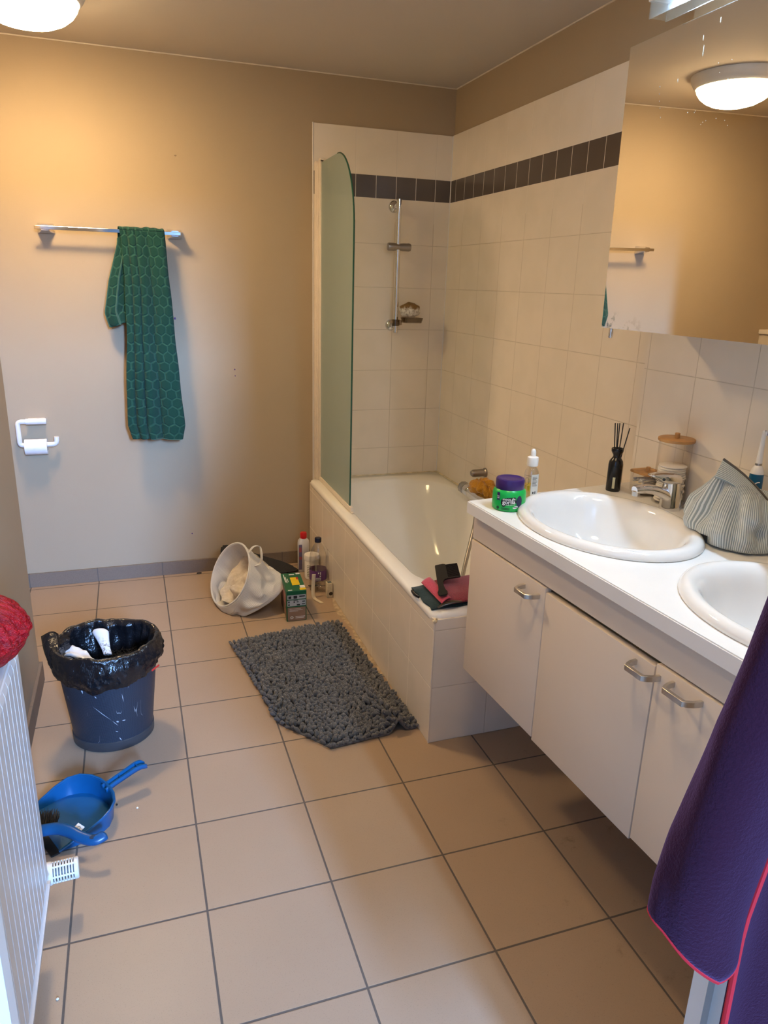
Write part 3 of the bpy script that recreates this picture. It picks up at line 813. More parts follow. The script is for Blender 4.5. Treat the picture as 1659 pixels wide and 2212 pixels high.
for k in range(7):
    h = .046+k*.0062
    lathe(bm, [(.0225, h), (.0238, h+.0006), (.0238, h+.0030), (.0225, h+.0036), (.016, h+.0030), (.016, h+.0006), (.0225, h)], vc, va, 32, capa=False, capb=False)
for k in range(6):
    a = PI/3*k+.2; ax = Vector(va).normalized(); A, B = frame_of(ax); p = Vector(vc)+(A*math.cos(a)+B*math.sin(a))*.0215
    tube(bm, [p+ax*.042, p+ax*.095], .0024, 6)
lathe(bm, [(.0225, .0885), (.0243, .0895), (.0243, .096), (.022, .0985), (.004, .0992)], vc, va, 32)
obj('grille_head', bm, VP, tv)
bm = BM(); tube(bm, smoothpath([(-.080, -2.06, .175), (-.080, -2.03, .150), (-.080, -2.0, .12), (-.080, -1.99, .08), (-.080, -1.99, .002)]), .010, 12); obj('pipe', bm, WPLASTIC, rd)
# red ruched cushion on the radiator
def satin():
    m, N, b = newmat('red ruched satin'); p = N.tex('Object')
    w = N.noise(N.scale(p, (1, 1, 1)), 45, 3, .55); f = N.noise(N.scale(p, (40, 150, 90)), 1, 4, .65)
    N.nt.links.new(N.mix(N.step(f, .3, .7), (.20, .001, .004), (.46, .004, .010)), b.inputs['Base Color'])
    b.inputs['Roughness'].default_value = .40; b.inputs['Specular IOR Level'].default_value = .3
    N.bump(N.m('ADD', f, N.m('MULTIPLY', w, .5)), 1.0, .010, b); return m
SATIN = satin()
cu = thing('cushion', 'round red ruched satin cushion lying on the white radiator', 'cushion', (-.1, -2.13, .723))
bm = BM()
cc = Vector((-.098, -2.135, .788))
def cush(u, v):
    a = 2*PI*u; t = PI*(v-.5)
    r = .108+.006*math.sin(26*a)*math.cos(t)**2+.003*nz((a*8, t*3, 0), 1)
    if abs(t) < .14: r += .004
    z = .064*math.sin(t)
    return cc+Vector((r*math.cos(t)**.75*math.cos(a)*.93, r*math.cos(t)**.75*math.sin(a), z+.003*math.sin(26*a+1)*math.cos(t)))
grid(bm, cush, 120, 36, 1, 1, True, False)
bmesh.ops.remove_doubles(bm, verts=bm.verts, dist=.0005)
obj('cover', bm, SATIN, cu, angle=180)
bm = BM(); tube(bm, [cc+Vector((.1075*.93*math.cos(a), .1135*math.sin(a), -.006+.002*math.sin(9*a))) for a in [2*PI*k/80 for k in range(80)]], .006, 8, closed=True); obj('piping', bm, SATIN, cu)

# ------------------------------------------------------------------ bath mat
mt = thing('bath_mat', 'grey chenille bath mat on the floor, one corner buckled up', 'bath mat', (.78, -1.15, 0))
C00, C10, C11, C01 = Vector((.525, -.80)), Vector((.985, -.722)), Vector((1.036, -1.548)), Vector((.735, -1.578))
BLc = Vector((.603, -1.402))
def matpt(u, v):
    """u across (left to bath side), v away from the back edge; left front corner is cut by the fold"""
    l = C00.lerp(Vector((.604, -1.40)), v/.80) if v < .80 else Vector((.604, -1.40)).lerp(C01, (v-.80)/.20)
    r = C10.lerp(C11, v)
    p = l.lerp(r, u)
    du = (u-.79)/.065
    hump = .046*math.exp(-du*du)*max(0, (v-.45)/.55)**1.5
    hump += .006*math.exp(-((u-.35)/.2)**2-((v-.5)/.15)**2)
    z = .003+hump+.003*max(0, nz((u*4, v*5, 0), 1, 8))
    return Vector((p.x, p.y, z))
MATC = cloth_mat('grey mat backing', (.085, .082, .085), (.12, .117, .12), 300)
bm = BM(); grid(bm, matpt, 60, 60, .5, .8); solid(obj('backing', bm, MATC, mt, angle=180), .004, -1)
bm = BM()
edge = [matpt(k/40, 1) for k in range(41)]
tube(bm, [p+Vector((0, -.002, .002)) for p in edge], .0042, 8); tube(bm, [matpt(1, k/40)+Vector((.001, 0, .003)) for k in range(41)], .0042, 8)
obj('binding', bm, MATC, mt)
def chenille():
    m, N, b = newmat('grey chenille'); p = N.tex('Object'); n = N.noise(p, 12, 2); f = N.noise(p, 700, 3)
    base = N.mix(n, (.105, .105, .112), (.165, .165, .172))
    N.nt.links.new(N.mix(N.m('MULTIPLY', f, .5), base, (.05, .05, .055)), b.inputs['Base Color'])
    b.inputs['Roughness'].default_value = .95; b.inputs['Sheen Weight'].default_value = .35; b.inputs['Specular IOR Level'].default_value = .1
    N.bump(f, .6, .002, b); return m
tmpl = bmesh.new(); bmesh.ops.create_icosphere(tmpl, subdivisions=1, radius=1)
tv_ = [v.co.copy() for v in tmpl.verts]; tf_ = [tuple(v.index for v in f.verts) for f in tmpl.faces]; tmpl.free()
verts = []; faces = []
rnd = random.Random(3)
NU, NV = 40, 60
for i in range(NU):
    for j in range(NV):
        u = (i+.5+rnd.uniform(-.38, .38)+(.5 if j % 2 else 0))/NU; v = (j+.5+rnd.uniform(-.38, .38))/NV
        u = min(.997, max(.003, u)); v = min(.994, max(.003, v))
        p = matpt(u, v); e = .004
        n = (matpt(min(1, u+e), v)-matpt(max(0, u-e), v)).cross(matpt(u, min(1, v+e))-matpt(u, max(0, v-e)))
        n = n.normalized(); n = n if n.z > 0 else -n
        out = Vector(((-1 if u < .03 else 0)+(1 if u > .97 else 0), (1 if v < .03 else 0)+(-1 if v > .985 else 0), 0))
        d = (n*1.0+Vector((rnd.uniform(-.75, .75), rnd.uniform(-.75, .75), 0))+out*1.2).normalized()
        L = rnd.uniform(.0125, .0180); w = rnd.uniform(.0060, .0080)
        A, B = frame_of(d)
        base = len(verts); c = p+n*.004+d*L*.55
        for q in tv_:
            w2 = w*(1+.25*q.z)
            x = c+A*(q.x*w2)+B*(q.y*w2)+d*(q.z*L*.85)
            if x.z < .0005: x.z = .0005
            verts.append(x)
        faces += [tuple(base+k for k in f) for f in tf_]
me = bpy.data.meshes.new('pile'); o_ = wo(mt)
me.from_pydata([tuple(v-o_) for v in verts], [], faces); me.update()
for f in me.polygons: f.use_smooth = True
po = bpy.data.objects.new('pile', me); COL.objects.link(po); me.materials.append(chenille()); po.parent = mt; po['kind'] = 'stuff'

# ------------------------------------------------------------------ laundry hamper
def netmat(name, inner=False):
    m, N, b = newmat(name); uvn = N.nt.nodes.new('ShaderNodeUVMap'); s = N.xyz(uvn.outputs[0])
    st = N.m('SINE', N.m('MULTIPLY', s[0], 2*PI/.0052)); st2 = N.m('SINE', N.m('MULTIPLY', s[1], 2*PI/.003))
    k = N.step(N.m('ADD', st, N.m('MULTIPLY', st2, .25)), -.6, .6)
    N.nt.links.new(N.mix(k, (.55, .52, .47), (.74, .71, .66)), b.inputs['Base Color'])
    b.inputs['Roughness'].default_value = .55; b.inputs['Sheen Weight'].default_value = .2
    b.inputs['Transmission Weight'].default_value = 0
    N.bump(k, .4, .0015, b); return m
NET = netmat('white ribbed net fabric')
hm = thing('laundry_hamper', 'white ribbed fabric pop-up hamper slumped on its side on the floor', 'laundry hamper', (.66, -.42, 0))
mc = Vector((.575, -.413, .1515)); mnorm = Vector((-.846, -.284, .451)).normalized()
me1 = mnorm.cross(Vector((0, 0, 1))).normalized(); me2 = mnorm.cross(me1)
bc = Vector((.722, -.43, .055)); bn = Vector((-.45, .02, .89)).normalized()
def ring_pt(t, s, R):
    """s 0 = mouth, 1 = base"""
    n = mnorm.lerp(bn, s).normalized()
    a = me1.lerp(me1, s); a = (a-n*a.dot(n)).normalized(); b = n.cross(a)
    if b.dot(me2) < 0: b = -b
    c = mc.lerp(bc, s)
    return c+R*(math.cos(t)*a+math.sin(t)*b)
def ham(u, v):
    t = 2*PI*u; s = v
    R = .146*(1+.06*math.sin(PI*min(1, s*1.05))-.16*s*s)
    if s > .9: R *= max(.02, math.cos((s-.9)/.1*PI/2))**.6
    p = ring_pt(t, min(s, .95), R)
    w = math.sin(PI*min(1, s*1.3))
    f = .030*w*abs(nz((2.2*math.cos(t), 2.2*math.sin(t), s*2.5), 1.0, 2))**.8+.012*w*nz((4*math.cos(t), 4*math.sin(t), s*3), 1, 5)
    d = (p-mc.lerp(bc, s)).normalized()
    p = p-d*f+Vector((.0, -.01, -.030*math.sin(PI*s)))
    if p.z < .0035:
        p.z = .0035+.0005*nz((u*30, v*9, 0))
    return p
bm = BM(); grid(bm, ham, 110, 60, .95, .36, True, False)
solid(obj('fabric_body', bm, NET, hm, angle=180), .0015, 1)
bm = BM(); tube(bm, [ring_pt(2*PI*k/90, 0, .1455) for k in range(90)], .0048, 10, closed=True)
obj('wire_rim', bm, cloth_mat('white piping', (.62, .60, .57), (.72, .70, .66), 400), hm)
bm = BM()
hp = [ring_pt(a, .0, .147) for a in (0,)]
topi = max(range(360), key=lambda k: ring_pt(math.radians(k), 0, .146).z)
def rim_at(deg): return ring_pt(math.radians(topi+deg), 0, .147)
sgn = 1 if rim_at(40).y < rim_at(-40).y else -1
a0, a1 = rim_at(sgn*30), rim_at(sgn*52)
loop = smoothpath([a0, a0+Vector((.022, -.0, .028)), a0+Vector((.050, .0, .026)), a1+Vector((.052, 0, .032)), a1+Vector((.046, 0, -.002)), a1+Vector((.018, .0, -.012))], 5)
V = []
for i, p in enumerate(loop):
    w = Vector((0.25, -.95, .2)).normalized()*.0105
    V.append((bm.verts.new(p-w), bm.verts.new(p+w)))
for a, b in zip(V, V[1:]): bm.faces.new((a[0], a[1], b[1], b[0]))
solid(obj('handle_loop', bm, NET, hm, angle=180), .002)
LIN = cloth_mat('cream laundry', (.60, .53, .43), (.70, .63, .53), 60, bump=.3)
def lump(u, v):
    t = 2*PI*u; r = .122*v
    n = mnorm; p = mc-mnorm*.070+r*(math.cos(t)*me1+math.sin(t)*me2)
    h = .05*nz((math.cos(t)*v*2.2, math.sin(t)*v*2.2, 1), 1, 4)+.022*math.sin(7*v+3*math.cos(t))*v
    low = -(p-mc).z*.35
    return p+mnorm*(h+low-.01)
bm = BM(); grid(bm, lump, 70, 26, 1, 1, True, False); bmesh.ops.remove_doubles(bm, verts=bm.verts, dist=.0006)
for v in bm.verts: v.co.z = max(v.co.z, .014)
tag(obj('crumpled_cloth', bm, LIN, angle=180), 'cream cloth crumpled inside the white hamper', 'cloth')
# dark folded bag against the skirting -----------------------------------
DARKBAG = None
def ribbed_dark():
    m, N, b = newmat('dark ribbed fabric'); p = N.tex('Object'); s = N.xyz(p)
    w = N.m('SINE', N.m('MULTIPLY', N.m('ADD', s[0], N.m('MULTIPLY', s[2], 1.2)), 900))
    N.nt.links.new(N.mix(N.step(w, -.8, .8), (.012, .010, .009), (.035, .030, .027)), b.inputs['Base Color'])
    b.inputs['Roughness'].default_value = .7; N.bump(w, .5, .002, b); return m
bm = BM()
outl = [(.583, .147), (.60, .150), (.637, .146), (.72, .108), (.80, .078), (.875, .052), (.925, .028), (.962, .004), (.93, .0), (.80, .0), (.70, .0), (.585, .0), (.577, .06), (.576, .12)]
Mb = basis((0, -.095, .002), (1, 0, 0), (0, .52, .85))
prism(bm, [(x, z*1.12) for x, z in outl], -.016, .016, Mb)
bmesh.ops.bevel(bm, geom=[e for e in bm.edges], offset=.007, segments=2, affect='EDGES')
tag(obj('dark_bag', bm, ribbed_dark(), angle=50), 'flat black ribbed bag leaning on the skirting behind the white hamper', 'bag')
# ------------------------------------------------------------------ green box
GREEN = mat('green carton', (.008, .105, .045), .45, var=.05)
BROWNC = mat('brown carton', (.27, .17, .115), .6, var=.06)
YEL = mat('yellow print', (.72, .50, .015), .5); PALE = mat('pale blue grey print', (.42, .45, .47), .5); PINKP = mat('pink print', (.42, .20, .18), .5)
PRW = mat('white print', (.72, .72, .70), .5); PRD = mat('dark print', (.02, .022, .025), .5); REDP = mat('red print', (.5, .03, .03), .5)
gb = thing('carton_box', 'small green carton box with a yellow sticker beside the hamper', 'box', (.835, -.54, 0))
bl, brr = Vector((.784, -.647, 0)), Vector((.871, -.650, 0))
ex = (brr-bl).normalized(); W = (brr-bl).length; D = .205; H = .142; ez = Vector((0, 0, 1)); ey = Vector((.072, .997, 0)).normalized()
def bp(x, y, z): return bl+ex*x+ey*y+ez*z
bm = BM()
cs = [bm.verts.new(bp(x, y, z+.0005)) for z in (0, H) for x, y in ((0, 0), (W, 0), (W, D), (0, D))]
for q in ((3, 2, 1, 0), (4, 5, 6, 7), (0, 1, 5, 4), (1, 2, 6, 5), (2, 3, 7, 6), (3, 0, 4, 7)): bm.faces.new([cs[k] for k in q])
bmesh.ops.bevel(bm, geom=bm.edges[:], offset=.0015, segments=1, affect='EDGES')
obj('carton', bm, GREEN, gb, smooth=False)
FR = lambda x, z: bp(x, -.0008, z); TP = lambda x, y: bp(x, y, H+.0010); LF = lambda y, z: bp(-.0008, y, z)
def marks(name, rects, fn, m, parent=gb):
    for x0, x1, y0, y1 in rects:
        bm = BM(); qpatch(bm, x0, x1, y0, y1, fn, 1); obj(name, bm, m, parent, smooth=False)
marks('brown_panel', [(.004, W-.004, .003, .066)], FR, BROWNC)
marks('info_panel', [(.003, W-.003, .072, .100), (.003, W-.003, .104, .124)], FR, PALE)
marks('yellow_sticker', [(.034, .068, .062, .150), (.060, .086, .006, .030)], TP, YEL)
marks('white_print', [(.008, .026, .004, .014), (.064, .086, .028, .054), (.066, .084, .182, .198), (.034, .058, .178, .188), (.0075, .011, .10, .19), (.013, .016, .09, .16), (.02, .0225, .10, .14)], lambda x, y: TP(x, y)+ez*.0006, PRW)
fr2 = lambda x, z: FR(x, z)+ey*-.0006
marks('dark_print', [(.008, .020, .108, .119), (.030, .046, .107, .120), (.055, .080, .113, .119), (.007, .013, .075, .083), (.007, .013, .088, .096), (.030, .036, .088, .094), (.044, .052, .089, .093), (.068, .080, .089, .094), (.066, .080, .077, .081), (.030, .05, .097, .0995)], fr2, PRD)
marks('icon_print', [(.044, .058, .074, .080), (.040, .060, .140, .146)], lambda x, z: fr2(x, z) if z < .1 else FR(x, .1)-ey*.0006, PRD)
marks('side_print', [(.02, .19, .06, .12)], LF, PINKP); marks('side_panel', [(.01, .195, .008, .055)], LF, BROWNC)
marks('red_print', [(.060, .069, .120, .148)], lambda x, y: TP(x, y)+ez*.0012, REDP)
bm = BM()
for k in range(3):
    a = PI/2+2*PI/3*k; b2 = PI/2+2*PI/3*(k+1); c0 = (.022, .018); r = .009
    p0 = (c0[0]+r*math.cos(a), c0[1]+r*math.sin(a)); p1 = (c0[0]+r*math.cos(b2), c0[1]+r*math.sin(b2))
    dx, dz = p1[0]-p0[0], p1[1]-p0[1]; L = math.hypot(dx, dz); nx, nz_ = -dz/L*.0016, dx/L*.0016
    q0 = (p0[0]+dx*.16, p0[1]+dz*.16); q1 = (p0[0]+dx*.8, p0[1]+dz*.8)
    bm.faces.new([bm.verts.new(fr2(*q)) for q in ((q0[0]+nx, q0[1]+nz_), (q1[0]+nx, q1[1]+nz_), (q1[0]-nx, q1[1]-nz_), (q0[0]-nx, q0[1]-nz_))])
for x0, x1, z0 in ((.038, .080, .020), (.038, .076, .014)): qpatch(bm, x0, x1, z0, z0+.0025, fr2, 1)
for x0, x1, z0 in ((.012, .062, .058), (.012, .07, .052), (.012, .05, .047)): qpatch(bm, x0, x1, z0, z0+.0014, fr2, 1)
obj('recycling_mark', bm, PRW, gb, smooth=False)
# ------------------------------------------------------------------ bottles in the corner
rb = thing('cleaner_bottle', 'white cleaner bottle with a red cap in the corner by the bath', 'bottle', (.985, -.085, 0))
bm = BM()
loft(bm, [[(x, y, z) for x, y in rr_ring(.985-w, .985+w, -.085-d, -.085+d, min(d*.7, .016), 5)] for w, d, z in ((.026, .018, .001), (.029, .021, .006), (.029, .021, .15), (.027, .019, .165), (.018, .015, .176), (.0135, .0135, .18), (.0135, .0135, .195))], True, True)
obj('body', bm, mat('white cleaner plastic', (.60, .60, .62), .35, var=.03), rb)
bm = BM(); lathe(bm, [(.0165, 0), (.0172, .004), (.0168, .026), (.0145, .030), (.002, .0305)], (.985, -.085, .178), n=24); obj('cap', bm, mat('red cap', (.55, .008, .012), .35), rb)
bm = BM()
LBF = lambda x, z: Vector((.985+x, -.1066, z))
qpatch(bm, -.0285, -.012, .015, .150, LBF, 1)
obj('label', bm, mat('purple grey print', (.13, .11, .20), .5), rb, smooth=False)
bm = BM(); qpatch(bm, -.027, -.015, .11, .135, lambda x, z: LBF(x, z)+Vector((0, -.0006, 0)), 1); qpatch(bm, -.027, -.013, .07, .085, lambda x, z: LBF(x, z)+Vector((0, -.0006, 0)), 1); split_obj('label_print', bm, mat('faded red print', (.35, .08, .09), .5), rb, smooth=False)
wt = thing('white_tub', 'white screw-top tub behind the clear bottle', 'tub', (1.005, -.19, 0))
bm = BM(); lathe(bm, [(.033, .0005), (.036, .004), (.036, .095), (.034, .1)], (1.004, -.187, 0), n=36); obj('body', bm, WPLASTIC, wt)
bm = BM(); lathe(bm, [(.038, .1), (.0385, .104), (.0385, .122), (.036, .126), (.002, .127)], (1.004, -.187, 0), n=36); obj('lid', bm, WPLASTIC, wt)
bm = BM()
for k in range(7): 
    z = .02+k*.009
    V = [Vector((1.004+.0364*math.sin(a), -.187-.0364*math.cos(a), 0)) for a in [-.95+.09*i for i in range(8)]]
    for p, q in zip(V, V[1:]): bm.faces.new([bm.verts.new(x) for x in (p+ez*z, q+ez*z, q+ez*(z+.003), p+ez*(z+.003))])
split_obj('label_print', bm, mat('dull green print', (.25, .26, .18), .6), wt, smooth=False)
cb = thing('clear_bottle', 'large clear plastic bottle with purple label and navy cap', 'bottle', (1.0, -.365, 0))
BC = Vector((.997, -.345, 0))
# the bottle stands upright
bm = BM(); lathe(bm, [(.030, .002), (.038, .004), (.0405, .012), (.0405, .05), (.039, .054), (.0405, .058), (.0405, .115), (.039, .119), (.0405, .124), (.039, .132), (.0405, .138), (.0405, .165), (.038, .186), (.032, .208), (.023, .226), (.0145, .238), (.0125, .243), (.0125, .252)], BC, n=48)
obj('body', bm, CLEARB, cb, angle=70)
bm = BM(); lathe(bm, [(.0155, 0), (.016, .002), (.016, .019), (.0145, .0215), (.002, .022)], BC+ez*.246, n=28); obj('cap', bm, mat('navy cap', (.008, .010, .03), .3), cb)
def wrap(c, r, x, z): 
    a = x/r; return Vector((c[0]+r*math.sin(a), c[1]-r*math.cos(a), z))
bm = BM(); qpatch(bm, -.127, .127, .062, .112, lambda x, z: wrap(BC, .0411, x, z), 60); lb = obj('label', bm, mat('purple label', (.13, .045, .17), .4, var=.1), cb, angle=180)
bm = BM(); f_ = lambda x, z: wrap(BC, .0417, x-.012, z)
qpatch(bm, -.008, .016, .066, .079, f_, 4); qpatch(bm, .002, .008, .099, .107, f_, 2); qpatch(bm, .012, .016, .094, .108, f_, 1); qpatch(bm, .010, .016, .083, .090, f_, 1); split_obj('label_print', bm, PRW, lb, smooth=False)
bm = BM(); f3 = lambda x, z: wrap(BC, .0421, x-.012, z)
for k in range(7): qpatch(bm, -.006+.003*k, -.0045+.003*k, .067, .077, f3, 1)
qpatch(bm, .004, .007, .083, .09, f3, 1); qpatch(bm, .009, .011, .094, .107, f3, 1); split_obj('label_print', bm, PRD, lb, smooth=False)
bm = BM()
for k in range(4):
    box(bm, (-.03, -.006, 0), (.03, .006, .004), .001, 1, Matrix.Translation((.985+.012*k, -.30+.018*k, .003+.010*k)) @ Matrix.Rotation(.5+.5*k, 4, 'Z') @ Matrix.Rotation(.25, 4, 'Y'))
tag(obj('dark_clips', bm, BLACKM, smooth=False), 'small pile of flat black clips behind the clear bottle', 'clips')
bm = BM()
tp = smoothpath([(.957, -.428, .118), (.955, -.428, .09), (.953, -.430, .05), (.952, -.434, .020), (.955, -.444, .006), (.966, -.468, .0032), (.978, -.500, .003)], 5)
V = [(bm.verts.new(p+Vector((-.0085, .0015, 0))), bm.verts.new(p+Vector((.0085, -.0015, 0)))) for p in tp]
for a, b in zip(V, V[1:]): bm.faces.new((a[0], a[1], b[1], b[0]))
o = solid(obj('bent_strip', bm, mat('cream plastic strip', (.66, .56, .40), .5)), .003, 1); tag(o, 'bent cream plastic strip leaning in front of the clear bottle', 'strip')
sb = thing('wooden_block', 'small pale block with a round hole against the bath panel', 'block', (1.04, -.435, 0))
bm = BM(); box(bm, (-.0135, -.016, .0006), (.0135, .016, .074), .0018, 2, Matrix.Translation((1.0285, -.436, 0))); obj('body', bm, mat('pale wood', (.60, .52, .36), .5, var=.12, scale=60), sb)
bm = BM(); lathe(bm, [(.009, 0), (.0001, .0002)], (1.0325, -.4523, .022), (0, -1, 0), 20, capa=False); obj('hole', bm, mat('hole shade brown', (.05, .035, .02), .9), sb)  # flat disc, the shade inside the hole is put into its colour
bm = BM(); box(bm, (1.020, -.446, .0742), (1.038, -.428, .0752)); obj('top_print', bm, mat('slate print', (.08, .11, .13), .5), sb, smooth=False)
bm = BM(); tube(bm, [(.471+.011*math.cos(a), .010+.008*math.sin(a), .0022) for a in [2*PI*k/24 for k in range(24)]], .0018, 8, closed=True)
tag(obj('hair_tie', bm, BLACKM), 'thin black hair tie on the floor along the skirting', 'hair tie')
for i, (x, y, c, lab) in enumerate(((.096, -1.661, 'k', 'black crumb on the floor just right of the dustpan'), (.150, -1.690, 'w', 'white crumb on the floor right of the dustpan'), (-.013, -2.235, 'w', 'white crumb on the floor beside the grout line near the radiator'), (.54, -.765, 'k', 'dark crumb on the floor behind the bath mat'))):
    bm = BM(); blob(bm, (x, y, .0022), (.003, .003, .0022), 2); tag(obj('crumb', bm, BLACKM if c == 'k' else WPLASTIC), lab, 'crumb', 'crumbs on the floor')

# ------------------------------------------------------------------ waste bin
BC2 = Vector((.086, -1.292, 0))
def meshmat():
    m, N, b = newmat('dark blue wire mesh'); uvn = N.nt.nodes.new('ShaderNodeUVMap'); s = N.xyz(uvn.outputs[0])
    a = N.m('ADD', s[0], s[1]); c = N.m('SUBTRACT', s[0], s[1])
    k = N.m('MULTIPLY', N.m('SINE', N.m('MULTIPLY', a, 2*PI/.0062)), N.m('SINE', N.m('MULTIPLY', c, 2*PI/.0062)))
    f = N.step(k, -.05, .35)
    base = N.mix(f, (.050, .064, .092), (.010, .012, .018))
    sc_ = N.noise(N.scale(uvn.outputs[0], (22, 5, 1)), 1.0, 2, .4)
    cut = N.m('MULTIPLY', N.step(N.m('ABSOLUTE', N.m('SUBTRACT', sc_, .5)), .004, .0), N.step(N.noise(uvn.outputs[0], 14, 1), .60, .66))
    N.nt.links.new(N.mix(cut, base, (.40, .43, .46)), b.inputs['Base Color'])
    b.inputs['Roughness'].default_value = .42; b.inputs['Metallic'].default_value = .35
    N.bump(f, .3, .001, b); return m
BINM = meshmat()
DGM = mat('dark grey metal band', (.075, .078, .088), .4, .5)
wbn = thing('waste_bin', 'dark blue wire mesh waste bin with a black liner', 'waste bin', BC2)
def el(t, rx_, ry_, z): return BC2+Vector((rx_*math.cos(t), ry_*math.sin(t), z))
HB = .318
bm = BM(); grid(bm, lambda u, v: el(2*PI*u, lerp(.121, .152, v), lerp(.110, .138, v), lerp(.030, HB, v)), 72, 12, .86, .3, True, False); obj('mesh_wall', bm, BINM, wbn, angle=180)
bm = BM()
loft(bm, [[el(2*PI*k/64, a, b, z) for k in range(64)] for a, b, z in ((.110, .10, .0), (.120, .109, .001), (.1235, .1125, .005), (.1245, .1135, .032), (.121, .110, .034), (.117, .106, .012))], True, True); obj('base_band', bm, DGM, wbn)
bm = BM(); tube(bm, [el(2*PI*k/72, .1525, .1385, HB) for k in range(72)], .004, 8, closed=True); obj('rim_wire', bm, DGM, wbn)
SCR = mat('scratch', (.45, .48, .52), .5)
bm = BM()
def onbin(t, v, off=.0009): return el(t, lerp(.121, .152, v)+off, lerp(.110, .138, v)+off, lerp(.030, HB, v))
for t0, v0, t1, v1, w in ((-1.93, .50, -1.55, .30, .0012), (-1.55, .30, -1.42, .22, .0007), (-1.46, .285, -1.40, .265, .003), (-1.33, .275, -1.24, .270, .002), (-1.30, .62, -1.27, .50, .0010), (-1.50, .16, -1.43, .14, .0012), (-1.42, .07, -1.37, .02, .0015), (-1.12, .78, -1.16, .66, .0014), (-1.85, .63, -1.82, .60, .002), (-2.12, .72, -2.10, .65, .003)):
    a, b_ = onbin(t0, v0), onbin(t1, v1); d = (b_-a).normalized(); n = Vector((math.cos(t0), math.sin(t0), 0)); s_ = d.cross(n)*w
    m_ = onbin((t0+t1)/2, (v0+v1)/2)
    bm.faces.new([bm.verts.new(x) for x in (a, m_+s_, b_, m_-s_)])
split_obj('scratch', bm, SCR, wbn, smooth=False)
def bagmat():
    m, N, b = newmat('black bin liner'); p = N.tex('Object'); n = N.noise(p, 26, 4, .6)
    N.nt.links.new(N.mix(n, (.003, .003, .004), (.010, .010, .012)), b.inputs['Base Color'])
    b.inputs['Roughness'].default_value = .24; b.inputs['Specular IOR Level'].default_value = .55
    N.bump(N.m('ADD', n, N.m('MULTIPLY', N.noise(N.scale(p, (1, 1, .35)), 60, 3, .6), .6)), .9, .006, b); return m
LINER = bagmat()
def liner(u, v):
    t = 2*PI*u; c, s_ = math.cos(t), math.sin(t)
    w1_ = nz((c*3, s_*3, v*2), 1, 1); w2_ = nz((c*7, s_*7, v*5), 1, 2)
    front_drop = .058+.020*max(0, -s_)+.025*max(0, -s_*.7-c*.2)+.012*w1_
    if v < .42:   # outside skirt from hem up
        k = v/.42; z = HB+.010-front_drop*(1-k); off = .006+.011*(1-k)*abs(w1_)+.011*abs(nz((c*12, s_*12, v*6), 1, 4))+.010*math.sin(PI*k)
        a = lerp(.121, .152, (z-.03)/(HB-.03)); b_ = lerp(.110, .138, (z-.03)/(HB-.03))
        return BC2+Vector(((a+off)*c, (b_+off)*s_, z))
    if v < .55:   # over the rim
        k = (v-.42)/.13; off = .010*math.cos(k*PI)+.004*w2_
        return BC2+Vector(((.152+off)*c, (.138+off)*s_, HB+.010+.010*math.sin(k*PI)+.012*max(0, w1_)))
    k = (v-.55)/.45; z = HB+.008-.20*k; off = -.014-.030*k+.020*w1_+.010*w2_
    q = 1.0
    if k > .75: q = max(.02, 1-((k-.75)/.25)**2)
    return BC2+Vector(((.150+off)*c*q, (.136+off)*s_*q, z-.0*k))
bm = BM(); grid(bm, liner, 150, 60, .95, .3, True, False)
lnr = thing('bin_liner', 'glossy black bin bag folded over the rim of the waste bin', 'bin liner', BC2+ez*.1)
obj('bag', bm, LINER, lnr, angle=180)
bm = BM()
def flap(u, v):
    p = Vector((-.075, -1.262, .355)).lerp(Vector((-.018, -1.385, .262)), v)
    w = Vector((.030, -.008, .004))*(u-.5)*(1.7-.9*v)
    return p+w+Vector((-.012*math.sin(PI*v), -.016*math.sin(PI*v)-.006*math.sin(6*u+3*v), .012*math.sin(PI*u)))
grid(bm, flap, 10, 18, .05, .15); solid(obj('loose_flap', bm, LINER, lnr, angle=180), .001)
bm = BM(); box(bm, (-.016, -.0012, -.003), (.016, .0012, .003), .0005, 1, Matrix.Translation((.226, -1.383, .262)) @ Matrix.Rotation(.75, 4, 'Z') @ Matrix.Rotation(-.15, 4, 'Y')); obj('drawstring', bm, mat('red drawstring', (.55, .03, .02), .5), lnr)
HAIR = mat('dark hair', (.006, .0045, .004), .7, var=.3)
bm = BM(); hr = random.Random(5)
for k in range(420):
    a = hr.uniform(0, 2*PI); r = hr.uniform(0, .062); p = Vector((.132+r*math.cos(a), -1.268+.8*r*math.sin(a), .245+hr.uniform(-.01, .016)))
    b2 = hr.uniform(0, 2*PI); d = Vector((math.cos(b2), math.sin(b2), hr.uniform(.0, .5)))*hr.uniform(.012, .03); q = Vector((-d.y, d.x, .004))*hr.uniform(-.5, .5)
    tube(bm, [p, p+d*.5+q*.5, p+d], [.0006, .0006, .0003], 3, cap=False)
blob(bm, (.132, -1.268, .222), (.075, .062, .03), 3)
o = obj('hair_clump', bm, HAIR, angle=180); tag(o, 'clump of dark hair lying in the lined waste bin', 'hair', kind='stuff')
def cupmat():
    m, N, b = newmat('white paper with hair'); p = N.tex('Object'); s = N.xyz(p)
    n = N.noise(N.scale(p, (160, 160, 25)), 1, 3, .6)
    f = N.m('MULTIPLY', N.step(n, .50, .62), N.step(s[2], .055, .015))
    N.nt.links.new(N.mix(f, (.72, .72, .74), (.16, .12, .07)), b.inputs['Base Color']); b.inputs['Roughness'].default_value = .8; return m
bm = BM()
Mcup = basis((.088, -1.300, .285), (.95, -.28, .1), (.2, .75, .62))
lathe_p = [(.013, 0), (.014, .02), (.019, .045), (.025, .066), (.026, .072), (.020, .079), (.008, .082), (.001, .0825)]
